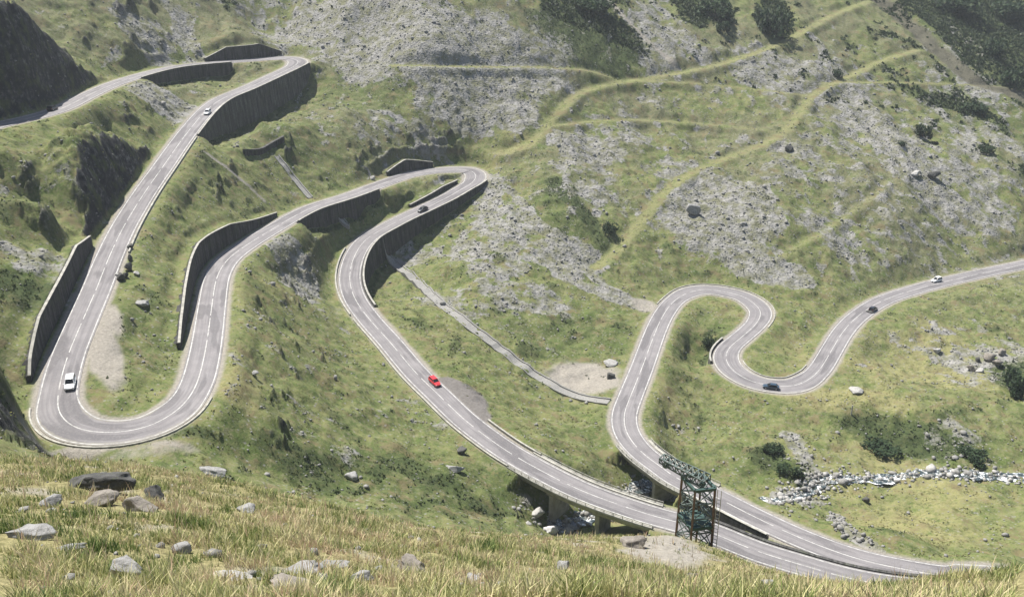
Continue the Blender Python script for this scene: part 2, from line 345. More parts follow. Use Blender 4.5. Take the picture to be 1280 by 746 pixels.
# bands of stones down the fall line
strk = fbm(X * 1.0, Y * .25, 6, 3, 77)
scree = np.clip(scree + sst(.28, .5, strk + .5 * n2) * .55 * (1 - nearh) * sst(300, 340, RR)[:, None] * (1 - TRK), 0, 1)
lushm = sst(.3, .7, lush + .5 * n1 + .35 * n2 + .35 * fbm(X, Y, 55, 2, 44))
drym = sst(.3, .75, dry * .8 + .75 * n3 + .4 * n1 + .08 + .45 * nearh)
shoulder = near * (~brg) * (1 - sst(hwg + .35, hwg + 1.5 + .8 * n2, d))
dirtm = np.clip(np.maximum(sst(.25, .8, dirt + .5 * n2 + .25 * n1), shoulder), 0, 1)
dirtm = np.maximum(dirtm, nearh * .75 * sst(.12, .4, fbm(X, Y, 3.1, 4, 171)))
# stones, hummocks, ledges as real relief
keep = np.clip((DL - hwg - 1.2) / 3, 0, 1)
Z = Z + keep * (1 - nearh) * (scree * (.28 * ridged(X, Y, 3.2, 3, 51) + .1 * pnoise(X / 1.3, Y / 1.3, 52)) + (1 - scree) * (.75 * fbm(X, Y, 4.5, 4, 53) + .35 * mott) * (1 - .8 * TRK)) * (1 - .7 * np.clip(dirt, 0, 1))
Z = Z + nearh * (.25 * fbm(X, Y, 3.2, 3, 61) + .06 * pnoise(X / .5, Y / .5, 62)) * sst(3, 8, RR)[:, None]
# slope -> bare rock
dr = np.gradient(RR)[:, None]; dt = (RR * (TH[1] - TH[0]))[:, None]
slope = np.hypot(np.gradient(Z, axis=0) / dr, np.gradient(Z, axis=1) / dt)
rockm = sst(1.1, 1.6, slope + .35 * n2)
for_cliff = np.where(near & (KD == 3), sst(hwg + 1, hwg + 3, d), 0)
crag = np.clip(rockm * sst(120, 140, RR)[:, None], 0, 1) * np.where(near & (KD != 3), sst(3, 10, DL - hwg), 1) * (1 - TBANK)
Z = Z + np.maximum(crag, for_cliff * sst(5, 14, KH)) * keep * 3.6 * (ridged(X, Y, 13, 4, 88) - .25)
Z = Z + crag * keep * (1.5 * ridged(X, Y, 5.5, 4, 81) + .7 * ridged(X, Y, 2.1, 2, 85))

# ------------------------------------------------------------------ materials
def nodes(name):
    m = bpy.data.materials.new(name); m.use_nodes = True; nt = m.node_tree; nt.nodes.clear()
    out = nt.nodes.new('ShaderNodeOutputMaterial'); b = nt.nodes.new('ShaderNodeBsdfPrincipled')
    nt.links.new(b.outputs[0], out.inputs[0]); b.inputs['Roughness'].default_value = .9
    b.inputs['Specular IOR Level'].default_value = .2
    return m, nt, b
def N(nt, t, **kw):
    n = nt.nodes.new(t)
    for k, v in kw.items():
        if k == 'op': n.operation = v
        else: setattr(n, k, v)
    return n
def noise(nt, co, scale, detail=4, rough=.55):
    n = nt.nodes.new('ShaderNodeTexNoise'); n.inputs['Scale'].default_value = scale; n.inputs['Detail'].default_value = detail; n.inputs['Roughness'].default_value = rough
    nt.links.new(co, n.inputs['Vector']); return n.outputs['Fac']
def ramp(nt, fac, stops):
    r = nt.nodes.new('ShaderNodeValToRGB'); e = r.color_ramp.elements
    while len(e) < len(stops): e.new(.5)
    for k, (p, c) in enumerate(stops):
        e[k].position = p; e[k].color = (*c, 1) if not isinstance(c, (int, float)) else (c, c, c, 1)
    nt.links.new(fac, r.inputs[0]); return r.outputs[0]
def mix(nt, f, a, b, mode='MIX'):
    m = nt.nodes.new('ShaderNodeMix'); m.data_type = 'RGBA'; m.blend_type = mode
    for s, v in ((m.inputs[0], f), (m.inputs[6], a), (m.inputs[7], b)):
        if isinstance(v, (int, float)): s.default_value = v
        elif isinstance(v, tuple): s.default_value = (*v, 1)
        else: nt.links.new(v, s)
    return m.outputs[2]
def math2(nt, op, a, b=0.):
    m = nt.nodes.new('ShaderNodeMath'); m.operation = op
    for s, v in ((m.inputs[0], a), (m.inputs[1], b)):
        if isinstance(v, (int, float)): s.default_value = v
        else: nt.links.new(v, s)
    return m.outputs[0]
def bump(nt, b, h, st, dist):
    n = nt.nodes.new('ShaderNodeBump'); n.inputs['Strength'].default_value = st; n.inputs['Distance'].default_value = dist
    nt.links.new(h, n.inputs['Height']); nt.links.new(n.outputs[0], b.inputs['Normal'])
def pos(nt): return nt.nodes.new('ShaderNodeNewGeometry').outputs['Position']
def simple(name, col, rough=.7, metal=0., var=.25, sc=3., bmp=0.):
    m, nt, b = nodes(name); g = N(nt, 'ShaderNodeTexCoord').outputs['Object']
    f = noise(nt, g, sc, 5)
    c = ramp(nt, f, [(.3, tuple(x * (1 - var) for x in col)), (.7, tuple(min(x * (1 + var), 1) for x in col))])
    nt.links.new(c, b.inputs['Base Color']); b.inputs['Roughness'].default_value = rough; b.inputs['Metallic'].default_value = metal
    if bmp: bump(nt, b, f, .5, bmp)
    return m

def mat_ground():
    m, nt, b = nodes('mountain_ground'); p = pos(nt)
    a1 = N(nt, 'ShaderNodeAttribute', attribute_name='cover'); s1 = N(nt, 'ShaderNodeSeparateColor'); nt.links.new(a1.outputs['Color'], s1.inputs[0])
    a2 = N(nt, 'ShaderNodeAttribute', attribute_name='cover2'); s2 = N(nt, 'ShaderNodeSeparateColor'); nt.links.new(a2.outputs['Color'], s2.inputs[0])
    a3 = N(nt, 'ShaderNodeAttribute', attribute_name='cover3'); s3 = N(nt, 'ShaderNodeSeparateColor'); nt.links.new(a3.outputs['Color'], s3.inputs[0])
    sc, lu, dr_ = s1.outputs; di, tr, ro = s2.outputs; sb, bw, lb = s3.outputs
    nf = noise(nt, p, 1.6, 6, .65); nm = noise(nt, p, .28, 5, .6); nl = noise(nt, p, .07, 4); nff = noise(nt, p, 5., 3, .6)
    g = ramp(nt, nm, [(.36, G1), (.5, G2), (.64, G3)])
    g = mix(nt, ramp(nt, nf, [(.42, 0), (.62, .7)]), g, (.175, .172, .085))
    g = mix(nt, ramp(nt, noise(nt, p, .55, 6, .7), [(.55, 0), (.66, .75)]), g, (.068, .084, .032))
    g = mix(nt, dr_, g, ramp(nt, nf, [(.35, (.18, .18, .072)), (.65, (.255, .238, .115))]))
    g = mix(nt, math2(nt, 'MULTIPLY', lu, .8), g, ramp(nt, nf, [(.35, (.05, .074, .024)), (.65, (.105, .128, .042))]))
    g = mix(nt, math2(nt, 'MULTIPLY', a1.outputs['Alpha'], .6), g, ramp(nt, nf, [(.35, (.095, .094, .055)), (.65, (.19, .182, .122))]))
    g = mix(nt, math2(nt, 'MULTIPLY', tr, .72), g, ramp(nt, nf, [(.35, (.165, .172, .072)), (.65, (.25, .24, .12))]))
    mo = noise(nt, p, .42, 8, .78)
    g = mix(nt, ramp(nt, mo, [(.53, 0), (.62, .7)]), g, (.195, .186, .110))
    g = mix(nt, ramp(nt, mo, [(.38, .8), (.46, 0)]), g, (.05, .062, .028))
    g = mix(nt, ramp(nt, noise(nt, p, 1.9, 7, .8), [(.57, 0), (.66, .65)]), g, (.205, .2, .16))
    br_ = noise(nt, p, .2, 7, .72)
    g = mix(nt, ramp(nt, br_, [(.53, 0), (.62, .75)]), g, (.165, .135, .075))
    g = mix(nt, ramp(nt, br_, [(.34, .7), (.46, 0)]), g, (.085, .125, .034))
    # pale stones lying in the turf
    vs = nt.nodes.new('ShaderNodeTexVoronoi'); vs.inputs['Scale'].default_value = .75; nt.links.new(p, vs.inputs['Vector'])
    sto = math2(nt, 'MULTIPLY', ramp(nt, vs.outputs['Distance'], [(.12, 1), (.26, 0)]), ramp(nt, nl, [(.40, .1), (.55, .9)]))
    g = mix(nt, math2(nt, 'MULTIPLY', math2(nt, 'MULTIPLY', sto, .8), math2(nt, 'SUBTRACT', 1., tr)), g, (.24, .235, .215))
    v1 = nt.nodes.new('ShaderNodeTexVoronoi'); v1.inputs['Scale'].default_value = 1.1; nt.links.new(p, v1.inputs['Vector'])
    s = mix(nt, ramp(nt, v1.outputs['Color'], [(.1, 0), (.9, 1)]), (.205, .20, .19), (.315, .308, .295))
    s = mix(nt, ramp(nt, nf, [(.45, 0), (.75, .5)]), s, (.12, .12, .11))
    s = mix(nt, ramp(nt, nm, [(.42, 0), (.62, .8)]), s, (.125, .128, .06))
    g = mix(nt, a3.outputs['Alpha'], g, ramp(nt, nff, [(.35, (.13, .12, .055)), (.65, (.30, .265, .14))]))
    g = mix(nt, math2(nt, 'MULTIPLY', sb, .85), g, ramp(nt, nf, [(.35, (.026, .042, .019)), (.65, (.072, .09, .037))]))
    scf = ramp(nt, math2(nt, 'ADD', sc, math2(nt, 'MULTIPLY', math2(nt, 'SUBTRACT', noise(nt, p, .8, 6, .7), .5), 1.5)), [(.36, 0), (.60, .96)])
    g = mix(nt, scf, g, s)
    g = mix(nt, bw, g, ramp(nt, nf, [(.35, (.075, .075, .05)), (.65, (.135, .125, .095))]))
    r = ramp(nt, noise(nt, p, .6, 8, .7), [(.38, (.018, .019, .021)), (.54, (.06, .06, .06)), (.64, (.17, .168, .158))])
    r = mix(nt, ramp(nt, noise(nt, p, .16, 6, .7), [(.44, .85), (.56, 0)]), r, (.02, .021, .024))
    r = mix(nt, ramp(nt, nm, [(.5, 0), (.66, .75)]), r, (.075, .092, .036))
    g = mix(nt, ro, g, r)
    dcol = ramp(nt, nf, [(.3, (.20, .185, .16)), (.7, (.33, .305, .265))])
    g = mix(nt, di, g, dcol)
    g = mix(nt, lb, g, ramp(nt, nf, [(.35, (.13, .12, .112)), (.65, (.18, .168, .158))]))
    nt.links.new(g, b.inputs['Base Color'])
    h = math2(nt, 'ADD', math2(nt, 'MULTIPLY', nf, .5), math2(nt, 'ADD', math2(nt, 'MULTIPLY', nff, .25), math2(nt, 'MULTIPLY', v1.outputs['Distance'], math2(nt, 'MULTIPLY', sc, .6))))
    bump(nt, b, h, .8, .55); b.inputs['Specular IOR Level'].default_value = .08
    return m
G1 = (.074, .106, .033); G2 = (.126, .155, .05); G3 = (.184, .19, .076)

def mat_asphalt():
    m, nt, b = nodes('weathered_asphalt'); uv = N(nt, 'ShaderNodeUVMap').outputs[0]; p = pos(nt)
    sx = N(nt, 'ShaderNodeSeparateXYZ'); nt.links.new(uv, sx.inputs[0]); ac = sx.outputs[0]
    c = ramp(nt, noise(nt, p, .25, 5), [(.3, (.178, .168, .172)), (.7, (.24, .228, .231))])
    mp = N(nt, 'ShaderNodeMapping'); mp.inputs['Scale'].default_value = (1.1, .03, 1); nt.links.new(uv, mp.inputs[0])
    st = noise(nt, mp.outputs[0], 1.4, 3)
    c = mix(nt, ramp(nt, st, [(.42, 0), (.62, .55)]), c, (.135, .13, .136))
    mp2 = N(nt, 'ShaderNodeMapping'); mp2.inputs['Scale'].default_value = (.12, .02, 1); nt.links.new(uv, mp2.inputs[0])
    c = mix(nt, ramp(nt, noise(nt, mp2.outputs[0], 2.2, 2), [(.55, 0), (.58, .6)]), c, (.105, .10, .105))
    c = mix(nt, ramp(nt, noise(nt, p, 2.5, 6), [(.5, 0), (.8, .5)]), c, (.27, .26, .25))
    wv = math2(nt, 'COSINE', math2(nt, 'MULTIPLY', math2(nt, 'SUBTRACT', math2(nt, 'ABSOLUTE', ac), .95), 3.9))
    c = mix(nt, math2(nt, 'MULTIPLY', ramp(nt, wv, [(.55, 0), (1., .34)]), ramp(nt, noise(nt, p, .12, 3), [(.35, .3), (.65, 1)])), c, (.115, .11, .114))
    ed = math2(nt, 'ADD', math2(nt, 'ABSOLUTE', ac), math2(nt, 'MULTIPLY', math2(nt, 'SUBTRACT', noise(nt, p, .7, 6, .75), .5), 1.6))
    c = mix(nt, ramp(nt, math2(nt, 'MULTIPLY', ed, .2), [(.66, 0), (.76, .8)]), c, (.25, .235, .2))
    nt.links.new(c, b.inputs['Base Color']); bump(nt, b, noise(nt, p, 12, 3), .3, .02); b.inputs['Roughness'].default_value = .85
    return m
def mat_paint():
    m, nt, b = nodes('worn_road_paint'); p = pos(nt)
    c = ramp(nt, noise(nt, p, .9, 6, .7), [(.34, (.23, .225, .22)), (.58, (.50, .495, .475))])
    nt.links.new(c, b.inputs['Base Color']); return m
def mat_masonry(name, dark, light):
    m, nt, b = nodes(name); uv = N(nt, 'ShaderNodeUVMap').outputs[0]
    br = nt.nodes.new('ShaderNodeTexBrick'); br.inputs['Scale'].default_value = 1.; br.inputs['Brick Width'].default_value = .75; br.inputs['Row Height'].default_value = .38; br.inputs['Mortar Size'].default_value = .03
    br.inputs['Color1'].default_value = (*dark, 1); br.inputs['Color2'].default_value = (*light, 1); br.inputs['Mortar'].default_value = (.085, .082, .078, 1)
    nt.links.new(uv, br.inputs['Vector'])
    mp = N(nt, 'ShaderNodeMapping'); mp.inputs['Scale'].default_value = (.45, .05, 1); nt.links.new(uv, mp.inputs[0])
    c = mix(nt, ramp(nt, noise(nt, mp.outputs[0], 2., 4), [(.42, 0), (.6, .75)]), br.outputs['Color'], tuple(x * .4 for x in dark))
    c = mix(nt, ramp(nt, noise(nt, mp.outputs[0], 3.1, 5), [(.56, 0), (.68, .6)]), c, tuple(x * 1.9 for x in light))
    c = mix(nt, ramp(nt, noise(nt, uv, .35, 5), [(.5, 0), (.75, .6)]), c, (.06, .075, .035))
    nt.links.new(c, b.inputs['Base Color']); bump(nt, b, br.outputs['Fac'], .6, .04)
    return m
def mat_rock(name, a, b_, lich=(.2, .2, .16)):
    m, nt, b = nodes(name); g = N(nt, 'ShaderNodeTexCoord').outputs['Object']
    c = ramp(nt, noise(nt, g, 2.2, 8, .68), [(.3, a), (.7, b_)])
    c = mix(nt, ramp(nt, noise(nt, g, 6., 4), [(.55, 0), (.7, .6)]), c, lich)
    nt.links.new(c, b.inputs['Base Color']); bump(nt, b, noise(nt, g, 4., 8, .7), .8, .12); return m
def mat_leaf(name, cols, trans=.3, up=.8):
    m, nt, b = nodes(name)
    a = N(nt, 'ShaderNodeAttribute', attribute_name='tint')
    s = N(nt, 'ShaderNodeSeparateColor'); nt.links.new(a.outputs['Color'], s.inputs[0])
    c = ramp(nt, s.outputs[0], cols); nt.links.new(c, b.inputs['Base Color'])
    b.inputs['Roughness'].default_value = .7
    ge = nt.nodes.new('ShaderNodeNewGeometry'); vm = nt.nodes.new('ShaderNodeVectorMath'); vm.operation = 'MULTIPLY_ADD'; vm.inputs[1].default_value = (.45,) * 3; vm.inputs[2].default_value = (0, 0, up)
    vn = nt.nodes.new('ShaderNodeVectorMath'); vn.operation = 'NORMALIZE'; nt.links.new(ge.outputs['Normal'], vm.inputs[0]); nt.links.new(vm.outputs[0], vn.inputs[0])
    if up: nt.links.new(vn.outputs[0], b.inputs['Normal'])
    tl = nt.nodes.new('ShaderNodeBsdfTranslucent'); nt.links.new(c, tl.inputs[0]); ms = nt.nodes.new('ShaderNodeMixShader'); ms.inputs[0].default_value = trans
    nt.links.new(b.outputs[0], ms.inputs[1]); nt.links.new(tl.outputs[0], ms.inputs[2]); nt.links.new(ms.outputs[0], nt.nodes['Material Output'].inputs[0])
    return m
M = dict(ground=mat_ground(), asphalt=mat_asphalt(), paint=mat_paint(),
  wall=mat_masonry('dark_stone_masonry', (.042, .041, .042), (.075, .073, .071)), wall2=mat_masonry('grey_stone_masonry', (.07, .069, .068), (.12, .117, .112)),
  coping=simple('pale_coping_concrete', (.33, .32, .285), .9, var=.35, sc=.8), concrete=simple('bridge_concrete', (.27, .26, .24), .9, var=.3, sc=.7, bmp=.02),
  rock=mat_rock('grey_rock', (.15, .149, .145), (.40, .395, .385)), rockp=mat_rock('pale_rock', (.25, .243, .23), (.46, .45, .43), (.3, .29, .25)), rockd=mat_rock('dark_rock', (.045, .045, .045), (.12, .118, .112), (.09, .1, .06)),
  rockb=mat_rock('brown_grey_rock', (.11, .098, .085), (.32, .29, .255)),
  rockw=mat_rock('white_rock', (.40, .39, .38), (.62, .61, .6), (.4, .39, .36)), scree=mat_rock('scree_stone', (.175, .171, .162), (.30, .294, .28), (.2, .2, .16)), rust=simple('rusted_steel', (.16, .11, .085), .8, .2),
  green=simple('green_painted_steel', (.11, .138, .128), .55, .1, var=.35, sc=2.), dgreen=simple('dark_green_steel', (.05, .085, .077), .5, .1),
  steel=simple('galvanised_steel', (.42, .42, .42), .45, .6), rubber=simple('black_rubber', (.02, .02, .02), .8), rim=simple('alloy_rim', (.45, .45, .46), .35, .8), hub=simple('dark_trim', (.03, .03, .03), .6),
  water=None)
def mat_water():
    m, nt, b = nodes('stream_water'); p = pos(nt)
    f = noise(nt, p, .75, 6, .7)
    c = ramp(nt, f, [(.44, (.03, .042, .042)), (.53, (.14, .16, .16)), (.58, (.85, .87, .87))])
    nt.links.new(c, b.inputs['Base Color']); nt.links.new(ramp(nt, f, [(.5, .08), (.62, .7)]), b.inputs['Roughness'])
    bump(nt, b, noise(nt, p, 3, 4), .5, .1); b.inputs['Specular IOR Level'].default_value = .5; return m
M['water'] = mat_water()
def paintmat(name, col, rough=.3):
    m, nt, b = nodes(name); g = N(nt, 'ShaderNodeTexCoord').outputs['Object']
    c = ramp(nt, noise(nt, g, 4, 4), [(.3, tuple(x * .9 for x in col)), (.7, col)]); nt.links.new(c, b.inputs['Base Color'])
    b.inputs['Roughness'].default_value = rough; b.inputs['Specular IOR Level'].default_value = .5; b.inputs['Coat Weight'].default_value = .5; return m
M['glass'] = simple('dark_car_glass', (.02, .024, .028), .08, var=.1); M['lampglass'] = simple('headlamp_glass', (.6, .6, .58), .15); M['tail'] = simple('tail_lamp_red', (.35, .02, .02), .2)

# ------------------------------------------------------------------ mesh helpers
def mesh_np(name, V, Fc, mat, parent=None, uv=None, smooth=False, attrs=None, link=True):
    V = np.ascontiguousarray(V, dtype=np.float32); Fc = np.ascontiguousarray(Fc, dtype=np.int32)
    me = bpy.data.meshes.new(name); k = Fc.shape[1]; n = len(Fc)
    me.vertices.add(len(V)); me.vertices.foreach_set('co', V.ravel())
    me.loops.add(n * k); me.loops.foreach_set('vertex_index', Fc.ravel())
    me.polygons.add(n); me.polygons.foreach_set('loop_start', np.arange(0, n * k, k, dtype=np.int32))
    if uv is not None:
        l = me.uv_layers.new(name='UVMap'); l.data.foreach_set('uv', np.ascontiguousarray(uv[Fc.ravel()], dtype=np.float32).ravel())
    for an, av in (attrs or {}).items():
        a = me.color_attributes.new(an, 'FLOAT_COLOR', 'POINT'); a.data.foreach_set('color', np.ascontiguousarray(av, dtype=np.float32).ravel())
    if smooth: me.polygons.foreach_set('use_smooth', np.ones(n, bool))
    me.materials.append(mat); me.update(calc_edges=True)
    o = bpy.data.objects.new(name, me)
    if link: C.objects.link(o)
    if parent: o.parent = parent
    return o
class MB:
    def __init__(s): s.v = []; s.f = []; s.uv = []
    def add(s, V, Fs, uv=None):
        b = len(s.v); s.v += [tuple(p) for p in V]; s.f += [tuple(i + b for i in f) for f in Fs]
        s.uv += [tuple(p) for p in uv] if uv is not None else [(0, 0)] * len(V)
    def box(s, c, size, rot=None):
        c = np.array(c, float); h = np.array(size, float) / 2
        V = np.array([[x, y, z] for x in (-1, 1) for y in (-1, 1) for z in (-1, 1)]) * h
        if rot is not None: V = V @ np.array(rot).T
        s.add(V + c, [(0,1,3,2),(4,6,7,5),(0,4,5,1),(2,3,7,6),(0,2,6,4),(1,5,7,3)], [(p[0], p[2]) for p in V])
    def bar(s, a, b, w):
        a = np.array(a, float); b = np.array(b, float); d = b - a; L = np.linalg.norm(d); d /= L
        u = np.cross(d, [0, 0, 1.]);
        if np.linalg.norm(u) < 1e-3: u = np.array([1., 0, 0])
        u /= np.linalg.norm(u); w2 = np.cross(d, u)
        s.box((a + b) / 2, (L, w, w), np.stack([d, u, w2], -1))
    def cyl(s, a, b, r0, r1=None, n=12):
        r1 = r0 if r1 is None else r1
        a = np.array(a, float); b = np.array(b, float); d = (b - a) / np.linalg.norm(b - a)
        u = np.cross(d, [0, 0, 1.])
        if np.linalg.norm(u) < 1e-3: u = np.array([1., 0, 0])
        u /= np.linalg.norm(u); w = np.cross(d, u); t = np.arange(n) * 2 * np.pi / n
        ring = np.cos(t)[:, None] * u + np.sin(t)[:, None] * w
        V = np.r_[a + ring * r0, b + ring * r1]
        s.add(V, [(i, (i + 1) % n, n + (i + 1) % n, n + i) for i in range(n)] + [tuple(range(n))[::-1], tuple(range(n, 2 * n))])
    def sweep(s, prof, vals=None):
        """prof (M,K,3): closed section carried along M stations"""
        prof = np.asarray(prof, float); m, k = prof.shape[:2]
        L = np.r_[0, np.cumsum(np.linalg.norm(np.diff(prof[:, 0], axis=0), axis=1))]
        per = np.r_[0, np.cumsum(np.linalg.norm(np.diff(prof[m // 2], axis=0), axis=1))]
        uv = [(L[i], per[j]) for i in range(m) for j in range(k)]
        Fs = [(i * k + j, i * k + (j + 1) % k, (i + 1) * k + (j + 1) % k, (i + 1) * k + j) for i in range(m - 1) for j in range(k)]
        Fs += [tuple(range(k))[::-1], tuple((m - 1) * k + j for j in range(k))]
        s.add(prof.reshape(-1, 3), Fs, uv)
    def build(s, name, mat, parent=None, bevel=0, smooth=False):
        me = bpy.data.meshes.new(name); me.from_pydata(s.v, [], s.f)
        l = me.uv_layers.new(name='UVMap'); li = np.empty(len(me.loops), dtype=np.int32); me.loops.foreach_get('vertex_index', li)
        l.data.foreach_set('uv', np.array(s.uv, dtype=np.float32)[li].ravel())
        me.materials.append(mat); me.validate(); me.update()
        import bmesh
        bm = bmesh.new(); bm.from_mesh(me); bmesh.ops.recalc_face_normals(bm, faces=bm.faces)
        if bevel: bmesh.ops.bevel(bm, geom=list(bm.edges), offset=bevel, segments=2, affect='EDGES', profile=.6)
        bm.to_mesh(me); bm.free()
        if smooth:
            for p in me.polygons: p.use_smooth = True
        o = bpy.data.objects.new(name, me); C.objects.link(o)
        if parent: o.parent = parent
        return o
def tag(o, label=None, cat=None, group=None, kind=None):
    if label: o['label'] = label
    if cat: o['category'] = cat
    if group: o['group'] = group
    if kind: o['kind'] = kind
    return o
def empty(name, loc, rz=0.):
    o = bpy.data.objects.new(name, None); C.objects.link(o); o.location = loc; o.rotation_euler = (0, 0, rz); o.empty_display_size = .5; return o
def copy_tree(o, parent=None):
    c = o.copy(); C.objects.link(c)
    if parent: c.parent = parent
    for ch in list(o.children): copy_tree(ch, c)
    return c

# ------------------------------------------------------------------ ground object
def build_ground():
    V = np.stack([X, Y, Z], -1).reshape(-1, 3)
    ii = (np.arange(NRr - 1)[:, None] * NT + np.arange(NT - 1)[None]).ravel()
    Fc = np.stack([ii, ii + 1, ii + NT + 1, ii + NT], -1)
    one = np.ones(NRr * NT)
    c1 = np.stack([scree.ravel(), lushm.ravel(), drym.ravel(), (sst(330, 400, RR)[:, None] * (1 - .7 * lushm) * sst(-.1, .25, n3 + n1 * .5 + .12)).ravel()], -1)
    c2 = np.stack([dirtm.ravel(), TRK.ravel(), np.maximum(crag, 0).ravel(), one], -1)
    c3 = np.stack([scrubm.ravel(), sst(.25, .7, brown + .4 * n2).ravel(), sst(.3, .6, layby + .2 * n2).ravel() * (~(near & (d < hwg))).ravel(), (nearh + 0 * X).ravel() * .85], -1)
    o = mesh_np('mountain_terrain', V, Fc, M['ground'], smooth=True, attrs={'cover': c1, 'cover2': c2, 'cover3': c3}); tag(o, kind='structure')
build_ground()

# ------------------------------------------------------------------ road and markings
def ribbon(name, ks, o0, o1, dz, mat, skirt=0., kind='structure', mb=None):
    own = mb is None; mb = mb or MB()
    L = np.array([RP[k, :2] + RN[k] * o0[i] for i, k in enumerate(ks)]); R = np.array([RP[k, :2] + RN[k] * o1[i] for i, k in enumerate(ks)])
    z = RP[ks, 2] + dz; n = len(ks)
    cols = [np.c_[L, z], np.c_[R, z]]; us = [o0, o1]
    if skirt: cols = [np.c_[L, z - skirt]] + cols + [np.c_[R, z - skirt]]; us = [o0, o0, o1, o1]
    k = len(cols); V = np.stack(cols, 1).reshape(-1, 3); uv = np.stack([np.stack([np.array(u, float), SS[ks]], -1) for u in us], 1).reshape(-1, 2)
    Fs = [(i * k + j, i * k + j + 1, (i + 1) * k + j + 1, (i + 1) * k + j) for i in range(n - 1) for j in range(k - 1)]
    mb.add(V, Fs, uv)
    if own: return tag(mb.build(name, mat), kind=kind)
allk = np.arange(NR)
ribbon('mountain_road', allk, -HW, HW, 0., M['asphalt'], skirt=.5)
mk = MB()
for sd in (1, -1):
    e = sd * (HW - .42)
    ribbon('', allk, e - .11, e + .11, .02, None, mb=mk)
cl = (HW - 3.75) * 0
dash = [(s, min(s + 12, NR - 1)) for s in range(0, NR - 16, 14)]
for a, b in dash:
    ks = np.arange(a, b + 1); tight = curv[a] > .02
    if tight: ks = np.arange(a, min(a + 15, NR))
    ribbon('', ks, np.full(len(ks), -.10), np.full(len(ks), .10), .02, None, mb=mk)
tag(mk.build('road_markings', M['paint']), kind='structure')

# ------------------------------------------------------------------ retaining walls with parapets
def offs(ks, sd, o): return RP[ks, :2] + RN[ks] * (sd * np.asarray(o))[:, None]
def sec(ks, sd, pts):
    """pts: list of (offset array, z array)"""
    return np.stack([np.c_[offs(ks, sd, o + 0 * HW[ks]), z] for o, z in pts], 1)
for (a, b, sd, kind, tab, lab) in WALLS:
    ks = np.where((RI >= a) & (RI <= b))[0]; h = np.interp(RI[ks], [t[0] for t in tab], [t[1] for t in tab]); z = RP[ks, 2]; hw = HW[ks]
    mid = ks[len(ks) // 2]; org = np.array([*offs(ks, sd, hw + 1)[len(ks) // 2], RP[mid, 2]])
    root = empty('retaining_wall', org); tag(root, lab, 'retaining wall', 'stone retaining walls along the road')
    def put(name, prof, mat, par=root):
        mb = MB(); mb.sweep(prof - org); return mb.build(name, mat, par)
    if kind == 'cut':
        top = z + h
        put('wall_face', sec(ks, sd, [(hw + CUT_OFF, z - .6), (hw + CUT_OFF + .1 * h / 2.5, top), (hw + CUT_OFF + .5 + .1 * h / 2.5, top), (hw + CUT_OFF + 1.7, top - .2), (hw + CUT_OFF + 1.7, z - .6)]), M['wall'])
        put('coping', sec(ks, sd, [(hw + CUT_OFF + .04 * h - .06, top + .003), (hw + CUT_OFF + .04 * h - .06, top + .16), (hw + CUT_OFF + .5 + .04 * h, top + .16), (hw + CUT_OFF + .5 + .04 * h, top + .003)]), M['coping'])
    else:
        xy = offs(ks, sd, hw + 1.5); gb = np.minimum(gz(xy[:, 0], xy[:, 1]), z - 1.) - 1.5
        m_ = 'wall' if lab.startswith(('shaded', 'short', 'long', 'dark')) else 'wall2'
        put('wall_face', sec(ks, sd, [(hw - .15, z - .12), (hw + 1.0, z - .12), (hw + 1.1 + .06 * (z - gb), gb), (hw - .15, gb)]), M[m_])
        if lab.startswith('low wall between'):
            put('coping', sec(ks, sd, [(hw + .3, z - .117), (hw + .3, z + .1), (hw + 1.02, z + .1), (hw + 1.02, z - .117)]), M['wall2']); continue
        pr = put('parapet', sec(ks, sd, [(hw + .5, z - .117), (hw + .5, z + .5), (hw + .92, z + .5), (hw + .92, z - .117)]), M['wall2'])
        put('coping', sec(ks, sd, [(hw + .44, z + .503), (hw + .44, z + .62), (hw + .98, z + .62), (hw + .98, z + .503)]), M['coping'])
# low kerb walls on open edges
def kerb_wall(a, b, sd, lab, h=.45, w=.4, off=.55):
    ks = np.where((RI >= a) & (RI <= b))[0]; z = RP[ks, 2]; hw = HW[ks]; org = np.array([*offs(ks, sd, hw + off)[len(ks) // 2], z[len(ks) // 2]])
    mb = MB(); mb.sweep(sec(ks, sd, [(hw + off, z - .5), (hw + off, z + h), (hw + off + w, z + h), (hw + off + w, z - .5)]) - org)
    o = mb.build('roadside_parapet', M['coping']); o.location = org; return tag(o, lab, 'parapet', 'low parapets along the road edge')
kerb_wall(60.9, 67.4, 1, 'pale low parapet along the left edge of the road by the red car', .4)
kerb_wall(57.6, 60.8, 1, 'pale low parapet along the outside of the sweeping bend', .55)
kerb_wall(65.5, 67.6, -1, 'short pale parapet on the valley side just before the bridge', .6)
kerb_wall(27.2, 35.2, 1, 'curved pale kerb round the outside of the lower left hairpin', .22, .3)
kerb_wall(99.5, 107.0, -1, 'pale kerb round the outside of the upper bend on the right', .22, .3)
kerb_wall(110.2, 116.0, -1, 'pale kerb along the outer edge beside the dark blue car', .22, .3)
kerb_wall(16.95, 21.8, -1, 'pale low parapet on the falling side of the left descent', .5)

